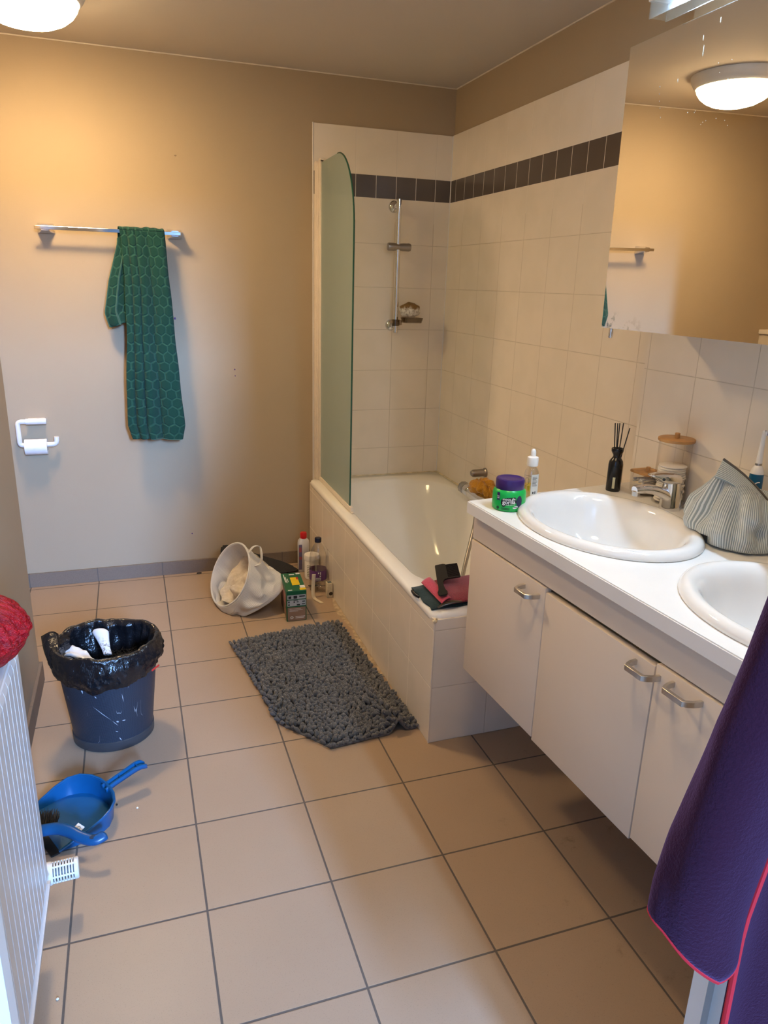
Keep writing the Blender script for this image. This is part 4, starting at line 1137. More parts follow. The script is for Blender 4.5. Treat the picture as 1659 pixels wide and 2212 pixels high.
R_ = [[Mcup @ Vector((r*math.cos(2*PI*k/28)*1.0, h, r*math.sin(2*PI*k/28)*.55)) for k in range(28)] for r, h in lathe_p]
R_ = [[p+Vector((-.035*(h/.08), 0.02*(h/.08), 0)) for p in ring] for ring, (r, h) in zip(R_, lathe_p)]
loft(bm, R_, True, True); tag(obj('paper_scoop', bm, cupmat()), 'white rounded paper tube with hair stuck to it in the waste bin', 'paper')
bm = BM()
def sheet(u, v):
    p = Vector((-.040, -1.245, .290)).lerp(Vector((.045, -1.330, .283)), u)+Vector((.016, .030, .010))*(v-.5)*(1.5-.9*u)
    return p+Vector((0, 0, .012*nz((u*5, v*3, 2))+.010*math.sin(PI*u)))
grid(bm, sheet, 14, 8); solid(obj('paper_scrap', bm, PAPER, angle=40), .0008)
tag(bpy.data.objects['paper_scrap'], 'crumpled scrap of white paper at the left side of the waste bin', 'paper')

# ------------------------------------------------------------------ dustpan and brush
A2 = Vector((.90, .436, 0)).normalized(); B2 = Vector((-A2.y, A2.x, 0)); L0 = Vector((-.088, -1.722, 0))
def dpp(a, b, z): return L0+A2*a+B2*b+ez*z
dpn = thing('dustpan', 'blue plastic dustpan on the floor in front of the radiator', 'dustpan', L0)
half = [(0.004, .100), (.04, .108), (.08, .114), (.115, .112), (.145, .098), (.168, .072), (.180, .040), (.183, .016)]
outline = half+[(a, -b) for a, b in half[::-1]]
hgt = lambda a: .005+.052*min(1, (a/.13))**.8
bm = BM()
n = len(outline); outer0 = []; outer1 = []; inner1 = []; inner0 = []
for a, b in outline:
    s_ = .93
    outer0.append(bm.verts.new(dpp(a*.97, b*.93, .001))); outer1.append(bm.verts.new(dpp(a, b, hgt(a)))); 
    k = 1-.0045/max(.02, math.hypot(a-.09, b)); ia, ib = .09+(a-.09)*k, b*k
    inner1.append(bm.verts.new(dpp(ia, ib, hgt(a)-.0005))); inner0.append(bm.verts.new(dpp(.09+(a*.97-.09)*k, ib*.93, .0042)))
for k in range(n-1):
    for P_, Q_ in ((outer0, outer1), (outer1, inner1), (inner1, inner0)): bm.faces.new((P_[k], P_[k+1], Q_[k+1], Q_[k]))
bm.faces.new(outer0); bm.faces.new(inner0[::-1]); bm.faces.new((outer0[0], outer0[-1], inner0[-1], inner0[0]))
for q in (0, -1): bm.faces.new((outer0[q], outer1[q], inner1[q], inner0[q]))
obj('pan', bm, BLUEP, dpn, angle=35)
bm = BM(); tube(bm, [dpp(a, b, hgt(a)) for a, b in outline], .0036, 8); obj('rolled_edge', bm, BLUEP, dpn)
bm = BM(); prism(bm, [(-.016, -.1), (.006, -.1), (.006, .1), (-.016, .1)], .001, .006, Matrix(((A2.x, B2.x, 0, L0.x), (A2.y, B2.y, 0, L0.y), (0, 0, 1, 0), (0, 0, 0, 1)))); obj('rubber_lip', bm, RUBBER, dpn, smooth=False)
bm = BM()
hpz = [(.172, .052, .0155), (.20, .060, .0125), (.24, .070, .0130), (.27, .077, .0150), (.288, .075, .016), (.298, .068, .010)]
hs = smoothpath([dpp(a, .004, z) for a, z, w in hpz], 4); ws = []
for i in range(len(hs)):
    t = i/(len(hs)-1)*(len(hpz)-1); k = min(int(t), len(hpz)-2); ws.append(lerp(hpz[k][2], hpz[k+1][2], t-k))
V = []
for p, w in zip(hs, ws):
    V.append([bm.verts.new(p+B2*x*w+ez*z) for x, z in ((-1, -.009), (-1, .0), (-.92, .003), (-.62, .003), (-.5, -.005), (.5, -.005), (.62, .003), (.92, .003), (1, 0), (1, -.009))])
for a, b in zip(V, V[1:]):
    for k in range(9): bm.faces.new((a[k], a[k+1], b[k+1], b[k]))
bm.faces.new(V[-1])
solid(obj('handle', bm, BLUEP, dpn, angle=35), .0016)
bm = BM()
for t in (6, 12): 
    p = hs[t]; box(bm, (-.010, -.001, -.006), (.010, .001, .002), 0, 1, Matrix.Translation(p) @ Matrix.Rotation(math.atan2(B2.y, B2.x), 4, 'Z'))
split_obj('rib', bm, BLUEP, dpn, smooth=False)
bh = thing('hand_brush', 'blue hand brush with black bristles lying across the dustpan', 'brush', (-.04, -1.81, .03))
bm = BM()
pp = smoothpath([(-.24, -1.745, .055), (-.16, -1.768, .060), (-.09, -1.790, .066), (-.045, -1.799, .071), (-.012, -1.822, .074), (.018, -1.850, .071), (.048, -1.868, .070), (.068, -1.866, .073), (.078, -1.860, .076)], 6)
rr_ = [lerp(.017, .015, i/20) if i < 20 else lerp(.015, .0135, min(1, (i-20)/16)) for i in range(len(pp))]
rr_[-1] = .004; rr_[-2] = .0085; rr_[-3] = .0115
tube(bm, pp, rr_, 16, flat=.62, up=(0, -.6, .8)); obj('handle', bm, BLUE2, bh)
bm = BM()
lathe(bm, [(.0105, .0), (.0001, .0003)], (.050, -1.868, .0800), (.15, -.55, .8), 20, sy=.5, capa=False); obj('hole_shade_disc', bm, mat('hole shade blue', (.015, .02, .03), .8), bh)  # near-black disc stands in for the shaded depth of the hole
bm = BM(); hr = random.Random(9)
for k in range(900):
    t = hr.uniform(0, 1); base = Vector((-.215, -1.742, .058)).lerp(Vector((-.045, -1.788, .066)), t)+Vector((0, hr.uniform(-.004, .004), hr.uniform(-.012, .006)))
    d = Vector((hr.uniform(-.12, .12)+.02, 1, hr.uniform(-.30, .16))).normalized()*hr.uniform(.048, .066)
    e = base+d; e.z = max(e.z, .008)
    tube(bm, [base, base.lerp(e, .5), e], [.0011, .001, .0007], 3, cap=False)
o = obj('bristles', bm, mat('black bristle', (.010, .008, .006), .5, var=.5), bh, angle=180); o['kind'] = 'stuff'
st = thing('paper_tag', 'small white printed tag stuck beside the brush handle in the dustpan', 'tag', (.008, -1.81, .06))
bm = BM(); Mt = basis((.010, -1.808, .066), (.62, -.78, .0), (.7, .5, .35)); box(bm, (-.013, -.010, -.0004), (.013, .010, .0004), 0, 1, Mt); obj('tag', bm, PAPER, st, smooth=False)
bm = BM(); tube(bm, [Mt @ Vector((.005*math.cos(a), .005*math.sin(a), .0006)) for a in [2*PI*k/20 for k in range(20)]], .0006, 4, closed=True)
for y in (-.007, -.004): box(bm, (-.010, y, .0004), (-.003, y+.0012, .0008), 0, 1, Mt)
obj('print', bm, PRD, st, smooth=False)

# ------------------------------------------------------------------ vanity
VO = Vector((1.060, -1.782, 0)); E1 = Vector((.0538, -.99855, 0)); E2 = Vector((.99855, .0538, 0))
def vp(s, d, z): return VO+E1*s+E2*d+ez*z
MV = Matrix(((E1.x, E2.x, 0, VO.x), (E1.y, E2.y, 0, VO.y), (0, 0, 1, 0), (0, 0, 0, 1)))
ELL = [((1.305, -2.06), .200, .260), ((1.347, -2.625), .200, .260)]
ct = thing('countertop', 'long white laminate countertop holding two oval basins', 'countertop', (1.36, -2.3, .827))
bm = BM()
outer = [(1.060, -1.782), (1.123, -2.9495), (1.6495, -2.9495), (1.6495, -1.706)]
es = []
def loop_e(pts, z):
    vs = [bm.verts.new((x, y, z)) for x, y in pts]
    return [bm.edges.new((vs[i], vs[(i+1) % len(vs)])) for i in range(len(vs))]
es += loop_e(outer, .86)
for (cx, cy), a, b in ELL: es += loop_e([(cx+.95*a*math.cos(2*PI*k/64), cy+.95*b*math.sin(2*PI*k/64)) for k in range(64)], .86)
bmesh.ops.triangle_fill(bm, edges=es, use_beauty=True, use_dissolve=False)
# drop any faces inside the basin openings
for f in list(bm.faces):
    c = f.calc_center_median()
    if any(((c.x-cx)/(a*.95))**2+((c.y-cy)/(b*.95))**2 < .9 for (cx, cy), a, b in ELL): bm.faces.remove(f)
r = bmesh.ops.extrude_face_region(bm, geom=bm.faces[:])
for v in [g for g in r['geom'] if isinstance(g, bmesh.types.BMVert)]: v.co.z = .827
be = [e for e in bm.edges if all(abs(v.co.z-.86) < 1e-5 for v in e.verts) and len(e.link_faces) == 2 and e.calc_face_angle(0) > 1 and all(min(abs((v.co-VO).dot(E2)), abs(v.co.y+1.74)) < .05 for v in e.verts)]
bmesh.ops.bevel(bm, geom=be, offset=.0025, segments=2, affect='EDGES')
obj('slab', bm, COUNTER, ct, smooth=False)
vb = thing('vanity_cabinet', 'wall-hung cream vanity cabinet under the white countertop', 'cabinet', (1.38, -2.3, .34))
bm = BM()
LEN = 1.168
for a, b in (((.004, .037, .350), (.022, .53, .8265)), ((LEN-.02, .037, .35), (LEN, .50, .8265)), ((.022, .037, .350), (LEN-.02, .52, .366)), ((.022, .50, .37), (LEN-.02, .515, .8265)), ((.36, .05, .366), (.374, .5, .70)), ((.725, .05, .366), (.739, .5, .70))):
    box(bm, a, b, .0008, 1, MV)
obj('carcass', bm, LAMINATE, vb, smooth=False)
bm = BM(); box(bm, (.004, .022, .753), (LEN, .040, .8268), .001, 1, MV); obj('fascia', bm, LAMINATE, vb)
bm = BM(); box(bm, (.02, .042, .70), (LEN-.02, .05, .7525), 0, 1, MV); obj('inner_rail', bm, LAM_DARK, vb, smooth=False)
def door(s0, s1, z0, z1, hs0, hs1, hz, tilt=0):
    Mx = MV @ Matrix.Translation((s0, 0, 0)) @ Matrix.Rotation(tilt, 4, 'Z') @ Matrix.Translation((-s0, 0, 0))
    bm = BM(); box(bm, (s0, .0180, z0), (s1, .0355, z1), .0012, 2, Mx)
    d = obj('door', bm, LAMINATE, vb)
    bm = BM()
    L = hs1-hs0
    path = [(hs0, .0185, hz), (hs0+.002, .008, hz), (hs0+.007, -.004, hz), (hs0+.014, -.013, hz)]
    path += [(hs0+.014, -.014, hz), (hs1-.014, -.014, hz), (hs1-.014, -.013, hz)] 
    path = [(hs0, .0185), (hs0+.0005, .010), (hs0+.0025, .001), (hs0+.0065, -.008), (hs0+.0105, -.0145), (hs1-.0105, -.0145), (hs1-.0065, -.008), (hs1-.0025, .001), (hs1-.0005, .010), (hs1, .0185)]
    n_ = len(path); hw = .0058; th_ = .0034
    V = []
    for i, (s, q) in enumerate(path):
        a = path[max(0, i-1)]; b = path[min(n_-1, i+1)]; t = Vector((b[0]-a[0], b[1]-a[1], 0)).normalized(); nn = Vector((-t.y, t.x, 0))
        if i in (4, 5): k = 1.25
        else: k = 1
        V.append([bm.verts.new(Mx @ (Vector((s, q, hz))+nn*th_*k*x+Vector((0, 0, hw*y)))) for x, y in ((-1, -1), (1, -1), (1, 1), (-1, 1))])
    for a, b in zip(V, V[1:]):
        for k in range(4): bm.faces.new((a[k], a[(k+1) % 4], b[(k+1) % 4], b[k]))
    bm.faces.new(V[0]); bm.faces.new(V[-1][::-1])
    bmesh.ops.bevel(bm, geom=bm.edges[:], offset=.0007, segments=1, affect='EDGES')
    obj('handle', bm, STEEL, d, angle=30)
door(.006, .3655, .349, .7490, .280, .345, .721)
door(.3685, .731, .343, .7405, .681, .748-.0015, .7245)
door(.7345, 1.098, .350, .7490, .783-.002, .852-.002, .731)
# fix the two middle handles to their own doors by position along the run
bm = BM(); box(bm, (1.101, .0180, .35), (LEN, .0355, .749), .001, 1, MV); obj('filler_panel', bm, LAMINATE, vb)
# basins
for (cx, cy), a, b in ELL:
    first = cy > -2.3
    bs = thing('basin', 'white oval basin at the far end of the countertop, in front of the chrome tap' if first else 'white oval basin nearer the doorway, beside the striped pouch', 'basin', (cx, cy, .86), 'oval basins in the countertop')
    bm = BM()
    pr = [(.94, .852), (.985, .8605), (1.0, .8606), (1.003, .866), (.992, .873), (.965, .8795), (.925, .882), (.885, .880), (.85, .875), (.815, .864), (.79, .848), (.755, .815), (.68, .775), (.54, .745), (.34, .733), (.12, .728)]
    loft(bm, [[(cx+f*a*math.cos(2*PI*k/80), cy+f*b*math.sin(2*PI*k/80), z) for k in range(80)] for f, z in pr], False, True)
    subd(obj('bowl', bm, CERAMIC, bs, angle=180), 1)
    bm = BM(); lathe(bm, [(.022, 0), (.022, .003), (.012, .004), (.002, .001)], (cx, cy, .7285), n=24); obj('drain', bm, CHROME, bs)
# tap
fc = thing('basin_tap', 'chrome single-lever mixer tap behind the far basin', 'tap', (1.56, -1.98, .86))
bm = BM()
lathe(bm, [(.027, 0), (.0275, .003), (.026, .010), (.0245, .03), (.0235, .055), (.0225, .075)], (1.562, -1.98, .8602), (-.03, 0, 1), 32); obj('body', bm, CHROME, fc)
bm = BM()
sp = smoothpath([(1.556, -1.98, .893), (1.525, -1.98, .910), (1.492, -1.98, .919), (1.462, -1.98, .921), (1.443, -1.98, .920)], 6)
tube(bm, sp, [lerp(.021, .0125, (i/(len(sp)-1))**.6) for i in range(len(sp))], 20, up=(0, 0, 1), flat=.8)
bm2 = None
obj('spout', bm, CHROME, fc)
bm = BM(); lathe(bm, [(.0105, 0), (.0105, .012), (.008, .012)], (1.449, -1.98, .9045), n=24); obj('aerator', bm, STEEL, fc)
bm = BM()
V = []
for x, w, z0, z1 in ((1.583, .012, .932, .945), (1.578, .020, .930, .955), (1.562, .0235, .930, .962), (1.540, .0235, .931, .964), (1.522, .0215, .935, .964), (1.508, .017, .944, .963), (1.494, .014, .953, .962), (1.484, .012, .956, .961)):
    ring = []
    for k in range(20):
        t = 2*PI*k/20; c, s_ = math.cos(t), math.sin(t)
        ring.append(Vector((x, -1.98+w*(abs(c)**.7)*(1 if c > 0 else -1), (z0+z1)/2+(z1-z0)/2*(abs(s_)**.7)*(1 if s_ > 0 else -1))))
    V.append(ring)
loft(bm, V, True, True); subd(obj('lever', bm, CHROME, fc, angle=180), 1)
bm = BM(); lathe(bm, [(.004, 0), (.004, .001)], (1.5155, -1.9995, .949), (-.6, -.8, 0), 14); obj('screw_cap', bm, BLACKP, fc)
bm = BM(); tube(bm, [(1.600, -1.975, .86), (1.600, -1.975, .902)], .0025, 10); lathe(bm, [(.003, 0), (.0062, .002), (.0062, .008), (.003, .010)], (1.600, -1.975, .90), n=16); obj('pop_up_rod', bm, CHROME, fc)
bm = BM(); lathe(bm, [(.010, 0), (.010, .004), (.006, .011), (.001, .012)], (1.612, -1.987, .8601), n=18); tag(obj('tap_plug', bm, CHROME), 'small chrome plug knob on the counter behind the tap base', 'plug')
# ------------------------------------------------------------------ things on the counter
# hair gel jar
JC = Vector((1.138, -1.868, .8602))
jr = thing('hair_gel_jar', 'green hair gel jar with a purple lid on the far corner of the counter', 'jar', JC)
GREENP = mat('bright green plastic', (.004, .42, .075), .3, var=.03, sss=0)
bm = BM(); lathe(bm, [(.039, 0), (.0425, .003), (.0435, .008), (.0435, .044), (.0415, .051), (.0375, .0555), (.034, .056)], JC, n=64); obj('body', bm, GREENP, jr)
LIDP = mat('purple lid', (.035, .012, .12), .35, var=.06)
bm = BM(); lathe(bm, [(.0365, .055), (.0372, .057), (.0372, .079), (.0355, .082), (.030, .0828), (.028, .0815), (.002, .0815)], JC, n=64); obj('lid', bm, LIDP, jr)
va_ = math.atan2(.221-JC.x, -( -3.5-JC.y))   # heading of the label: the side turned to the doorway
def jarw(off, r=.0439):
    def f(x, z):
        a = va_+ (x+off)/.0435
        return Vector((JC.x+r*math.sin(a), JC.y-r*math.cos(a), JC.z+z))
    return f
DK = mat('label black', (.006, .010, .012), .4); WH = mat('label white', (.80, .80, .80), .45); NAVY = mat('label navy', (.010, .016, .055), .4); DG = mat('label dark green', (.004, .06, .025), .4)
jf = jarw(0)
bm = BM()
# dark cloud behind the wordmark
cl = [(-.020, .030), (-.016, .036), (-.010, .0365), (-.004, .0385), (.006, .040), (.016, .041), (.019, .0385), (.0185, .034), (.021, .0315), (.0205, .026), (.013, .0225), (.004, .0215), (-.006, .0185), (-.010, .0145), (-.0145, .0135), (-.017, .017), (-.0205, .0225)]
cx_ = sum(p[0] for p in cl)/len(cl); cy_ = sum(p[1] for p in cl)/len(cl)
c0 = bm.verts.new(jf(cx_, cy_)); ring = [bm.verts.new(jf(*p)) for p in cl]
mid = [bm.verts.new(jf(cx_+(p[0]-cx_)*.5, cy_+(p[1]-cy_)*.5)) for p in cl]
for k in range(len(cl)):
    k2 = (k+1) % len(cl); bm.faces.new((c0, mid[k], mid[k2])); bm.faces.new((mid[k], ring[k], ring[k2], mid[k2]))
obj('label_ground', bm, DK, jr, angle=180)
def on(f, x0, z0, rot=0.0, r=.0002):
    c, s_ = math.cos(rot), math.sin(rot)
    return lambda x, y: f(x0+x*c-y*s_, z0+x*s_+y*c)
jt = jarw(0, .0443)
bm = BM()
put_text(bm, 'moco de', .0092, on(jt, .0005, .0350, .08), .00022)
put_text(bm, 'gorila', .0148, on(jt, .0005, .0272, .08), .00038)
put_text(bm, 'gorilla snot gel', .0040, on(jt, .0045, .0203, .08), .00008)
put_text(bm, 'hair', .0046, on(jt, -.0290, .0405), .00006); put_text(bm, 'gel', .0060, on(jt, -.0290, .0362), .00012)
obj('wordmark', bm, WH, jr, smooth=False)
bm = BM()
qpatch(bm, -.0335, -.0245, .0305, .0505, jf, 3)
bm.faces.new([bm.verts.new(jf(*p)) for p in ((-.0335, .0305), (-.029, .0325), (-.0245, .0305), (-.0245, .0275), (-.029, .031), (-.0335, .0275))])
obj('label_ribbon', bm, LIDP, jr, smooth=False)
bm = BM()
ov = [(.0285+.0085*math.cos(2*PI*k/20), .028+.016*math.sin(2*PI*k/20)) for k in range(20)]
c0 = bm.verts.new(jf(.0285, .028)); rg_ = [bm.verts.new(jf(*p)) for p in ov]
for k in range(20): bm.faces.new((c0, rg_[k], rg_[(k+1) % 20]))
obj('label_patch', bm, NAVY, jr, angle=180)
bm = BM(); ov = [(.0185+.0070*math.cos(2*PI*k/24)-.0006*math.sin(2*PI*k/24), .0140+.0034*math.sin(2*PI*k/24)+.0014*math.cos(2*PI*k/24)) for k in range(24)]
bm.faces.new([bm.verts.new(jt(*p)) for p in ov]); obj('label_bubble', bm, WH, jr, smooth=False)
bm = BM()
for x0, x1, z0 in ((-.018, .004, .0095), (-.018, .0035, .0062)): qpatch(bm, x0, x1, z0, z0+.0015, jt, 4)
qpatch(bm, .013, .024, .0132, .0148, jarw(0, .0445), 3)
bm.faces.new([bm.verts.new(jt(-.0285+.0042*math.cos(2*PI*k/18), .0095+.0042*math.sin(2*PI*k/18))) for k in range(18)])
split_obj('label_print', bm, DG, jr, smooth=False)
# dropper bottle
DC = Vector((1.240, -1.800, .8602))
db = thing('dropper_bottle', 'clear dropper bottle of yellow oil with a white cap behind the green jar', 'bottle', DC)
bm = BM(); lathe(bm, [(.015, .0005), (.0185, .002), (.0195, .006), (.0195, .070), (.0178, .079), (.0135, .086), (.0105, .090), (.0105, .098)], DC, n=40); obj('glass', bm, CLEARB, db, angle=60)
OIL = mat('yellow oil', (.62, .42, .03), .15, var=.03)
bm = BM(); lathe(bm, [(.0140, .003), (.0178, .005), (.0186, .009), (.0186, .040), (.002, .040)], DC, n=32); obj('oil', bm, OIL, db)
bm = BM(); lathe(bm, [(.0148, .093), (.0155, .095), (.0155, .113), (.0145, .117), (.010, .119), (.0072, .120), (.0072, .131), (.0058, .137), (.003, .1395), (.0008, .140)], DC, n=32); obj('dropper_cap', bm, WPLASTIC, db)
bm = BM(); tube(bm, [DC+ez*.012, DC+ez*.093], .003, 10); obj('pipette', bm, CLEAR, db)
dv = math.atan2(.221-DC.x, -(-3.5-DC.y))
def dw(r): return lambda x, z: Vector((DC.x+r*math.sin(dv+x/.0197), DC.y-r*math.cos(dv+x/.0197), DC.z+z))
bm = BM(); qpatch(bm, .001, .030, .008, .072, dw(.0199), 10); dl = obj('label', bm, mat('pale label', (.66, .66, .62), .5), db, angle=180)
bm = BM()
for k in range(8): qpatch(bm, .004, .019-.002*(k % 3), .040+.0035*k, .0412+.0035*k, dw(.0202), 4)
qpatch(bm, .006, .010, .018, .024, dw(.0202), 2); qpatch(bm, .0125, .0155, .018, .025, dw(.0202), 2); qpatch(bm, .005, .016, .012, .0135, dw(.0202), 3); split_obj('label_print', bm, PRD, dl, smooth=False)
bm = BM(); tube(bm, [dw(.0201)(-.011+.006*math.cos(a), .052+.010*math.sin(a)) for a in [2*PI*k/20 for k in range(20)]], .0004, 4, closed=True); tube(bm, [dw(.0201)(-.020+.0011*k, .068) for k in range(19)], .0004, 4); obj('drawing', bm, PRD, db)
# reed diffuser
RC = Vector((1.525, -1.782, .8602))
rdz = thing('reed_diffuser', 'black reed diffuser bottle with black reeds beside the basin', 'diffuser', RC)
bm = BM(); lathe(bm, [(.0195, 0), (.0205, .002), (.0205, .078), (.0188, .088), (.0135, .096), (.0105, .100), (.0105, .105), (.0135, .110), (.0168, .116), (.0172, .124), (.0165, .125), (.008, .119)], RC, n=40); obj('bottle', bm, BLACKP, rdz)
rv = math.atan2(.221-RC.x, -(-3.5-RC.y))
bm = BM(); qpatch(bm, -.0035, .0035, .010, .043, lambda x, z: Vector((RC.x+.0208*math.sin(rv+x/.0205), RC.y-.0208*math.cos(rv+x/.0205), RC.z+z)), 2); obj('label', bm, mat('pale yellow label', (.60, .60, .42), .5), rdz, smooth=False)
for bx_, by_, tx, ty, tz in ((-.003, .002, -.012, .010, .196), (0, -.002, -.008, .004, .1965), (.002, .003, -.001, .004, .1965), (.003, 0, .010, .002, .1965), (.004, -.003, .026, -.008, .184)):
    bm = BM(); tube(bm, [RC+Vector((bx_, by_, .06)), RC+Vector((tx, ty, tz))], .0016, 7); obj('reed', bm, BLACKM, rdz)
# cotton bud box in a clear tray
BAMBOO = mat('bamboo', (.46, .24, .085), .45, var=.16, scale=35)
CBc = Vector((1.597, -1.835, .8602))
cbx = thing('cotton_bud_box', 'small clear box of cotton buds with a bamboo lid beside the tall jar', 'box', CBc)
Mq = Matrix.Translation(CBc) @ Matrix.Rotation(math.radians(3), 4, 'Z')
bm = BM(); 
def rbox(w, d, z, r): return [Mq @ Vector((x, y, z)) for x, y in rrect(w, d, r, 5)]
loft(bm, [rbox(.064, .064, .003, .010), rbox(.070, .070, .006, .012), rbox(.072, .072, .060, .012), rbox(.069, .069, .060, .011), rbox(.067, .067, .008, .011)], True, True); obj('clear_box', bm, CLEAR, cbx)
bm = BM(); loft(bm, [rbox(.074, .074, .061, .012), rbox(.076, .076, .062, .013), rbox(.076, .076, .066, .013), rbox(.074, .074, .067, .012)], True, True); lathe(bm, [(.006, .066), (.0062, .068), (.0062, .078), (.0055, .079), (.001, .0792)], CBc, n=20); obj('lid', bm, BAMBOO, cbx)
COTTON = mat('cotton white', (.78, .75, .70), .9, var=.05, bump=.4, bscale=200)
bm = BM(); hr = random.Random(4)
for k in range(46):
    y = hr.uniform(-.028, .028); z = hr.uniform(.009, .050); t = hr.uniform(-.12, .12); cx_ = hr.uniform(-.004, .004)
    a = Mq @ Vector((cx_-.028, y-t*.02, z)); b = Mq @ Vector((cx_+.028, y+t*.02, z+hr.uniform(-.003, .003)))
    d = (b-a); tube(bm, [a, b], .0011, 5); 
    tube(bm, [a-d*.01, a+d*.06, a+d*.15, a+d*.19], [.001, .0026, .0024, .001], 6); tube(bm, [b+d*.01, b-d*.06, b-d*.15, b-d*.19], [.001, .0026, .0024, .001], 6)
o = obj('cotton_buds', bm, COTTON, angle=60); tag(o, 'white cotton buds filling the small clear box', 'cotton buds', kind='stuff')
trc = Vector((1.595, -1.79, .8602))
# clear tray beside
bm = BM()
TY = Matrix.Translation((1.590, -1.806, .8604)) @ Matrix.Rotation(math.radians(3), 4, 'Z')
def tb_(w, d, z, r): return [TY @ Vector((x, y, z)) for x, y in rrect(w, d, r, 5)]
loft(bm, [tb_(.088, .13, 0, .012), tb_(.096, .138, .014, .014), tb_(.093, .135, .014, .013), tb_(.085, .127, .0022, .011)], True, True)
tag(obj('tray', bm, CLEAR, angle=50), 'shallow clear plastic tray under the cotton bud box', 'tray')
# tall jar with cotton pads
TJ = Vector((1.600, -1.928, .8602))
tj = thing('cotton_pad_jar', 'tall clear jar of cotton pads with a round bamboo lid behind the tap', 'jar', TJ)
bm = BM(); lathe(bm, [(.041, .0005), (.0435, .003), (.044, .006), (.044, .172), (.0425, .172), (.0425, .006), (.002, .005)], TJ, n=48); obj('clear_jar', bm, CLEAR, tj)
bm = BM(); lathe(bm, [(.047, .173), (.048, .1745), (.048, .180), (.046, .1815), (.0065, .1815), (.0068, .183), (.0068, .194), (.006, .1955), (.001, .196)], TJ, n=48); obj('lid', bm, BAMBOO, tj)
bm = BM(); tube(bm, [TJ+Vector((.0, -.001, .006)), TJ+Vector((0, -.001, .172))], .0012, 6); obj('divider', bm, CLEAR, tj)
for k in range(16):
    bm = BM(); lathe(bm, [(.034, 0), (.0365, .002), (.0365, .0042), (.034, .006), (.001, .0062)], TJ+Vector((hr.uniform(-.002, .002), hr.uniform(-.002, .002), .007+.0063*k)), n=28)
    o = obj('cotton_pad', bm, COTTON); tag(o, 'white cotton pad in the stack inside the tall jar', 'cotton pad', 'cotton pads stacked in the tall jar')
# striped pouch
def cord():
    m, N, b = newmat('blue white corduroy'); uvn = N.nt.nodes.new('ShaderNodeUVMap'); s = N.xyz(uvn.outputs[0])
    w = N.m('SINE', N.m('MULTIPLY', s[0], 2*PI/.0046)); k = N.step(w, -.75, .55)
    f = N.noise(uvn.outputs[0], 700, 2)
    base = N.mix(k, (.27, .33, .345), (.70, .75, .74)); base = N.mix(N.m('MULTIPLY', f, .25), base, (.35, .38, .38))
    N.nt.links.new(base, b.inputs['Base Color']); b.inputs['Roughness'].default_value = .85; b.inputs['Sheen Weight'].default_value = .3
    N.bump(k, .8, .002, b); return m
CORD = cord()
pc = thing('cosmetic_pouch', 'pale blue and white striped corduroy pouch, unzipped, between the basins', 'pouch', (1.53, -2.24, .86))
P0, P1 = Vector((1.512, -2.188, 1.047)), Vector((1.612, -2.268, .938))
sd_ = (P1-P0); sn = Vector((-.62, -.75, .15)).normalized()
RXY = [(0, .070, .090, .8612), (.10, .088, .108, .868), (.28, .096, .118, .900), (.5, .090, .108, .945), (.68, .076, .090, .978), (.85, .058, .074, 1.0), (1, .045, .06, 1.012)]
def pouch(u, v):
    t = 2*PI*u; c, s_ = math.cos(t), math.sin(t)
    for (v0, a0, b0, z0), (v1, a1, b1, z1) in zip(RXY, RXY[1:]):
        if v <= v1: break
    q = (v-v0)/(v1-v0); q = q*q*(3-2*q) if False else q
    rx_, ry_, z = lerp(a0, a1, q), lerp(b0, b1, q), lerp(z0, z1, q)
    cx, cy = lerp(1.532, 1.548, v), lerp(-2.240, -2.222, v)
    body = Vector((cx+rx_*(abs(c)**.9)*(1 if c > 0 else -1), cy+ry_*(abs(s_)**.9)*(1 if s_ > 0 else -1), z))
    sl = P0+sd_*(.5+.5*(c*.62-s_*.78))+sn*(.011*(-(c*.78+s_*.62)))
    w = min(1, max(0, (v-.5)/.5)); w = w*w*(3-2*w)
    p = body.lerp(sl, w)
    dirn = Vector((c, s_, .15)).normalized()
    f = .017*math.sin(PI*v)
    p += dirn*(f*nz((2.0*c+1, 2.0*s_, v*2.0), 1, 3)*1.6+f*1.0*nz((4.5*c, 4.5*s_, v*2.4), 1, 7))
    # two deep creases on the side turned to the room
    for t0, v0_, st, vt, k in ((3.75, .52, .20, .16, .026), (4.35, .34, .26, .10, .024)):
        p -= dirn*k*math.exp(-((t-t0+.8*(v-v0_))/st)**2)*math.exp(-((v-v0_)/vt)**2)
    p.x = min(p.x, 1.643)
    p.z = max(p.z, .8612)
    for ex_, ey_ in ((1.347, -2.625), (1.305, -2.06)):
        e = ((p.x-ex_)/.207)**2+((p.y-ey_)/.267)**2
        if e < 1.0: p.z = max(p.z, .8845)
    return p
bm = BM(); grid(bm, pouch, 130, 60, .62, .24, True, False); obj('body', bm, CORD, pc, angle=180)
bm = BM()
def collar(u, v):
    p = P0.lerp(P1, u)+Vector((0, 0, .010*math.sin(PI*u)))
    out = sn*(.010+.013*v)+Vector((-.030, -.012, -.030))*v*(1-.55*u)+Vector((0, 0, -.006*v))
    return p+out+Vector((0, 0, .004*math.sin(6*u)*v))+sn*.004*math.sin(PI*v)
grid(bm, collar, 40, 10, .06, .05)
solid(obj('collar', bm, CORD, pc, angle=180), .004)
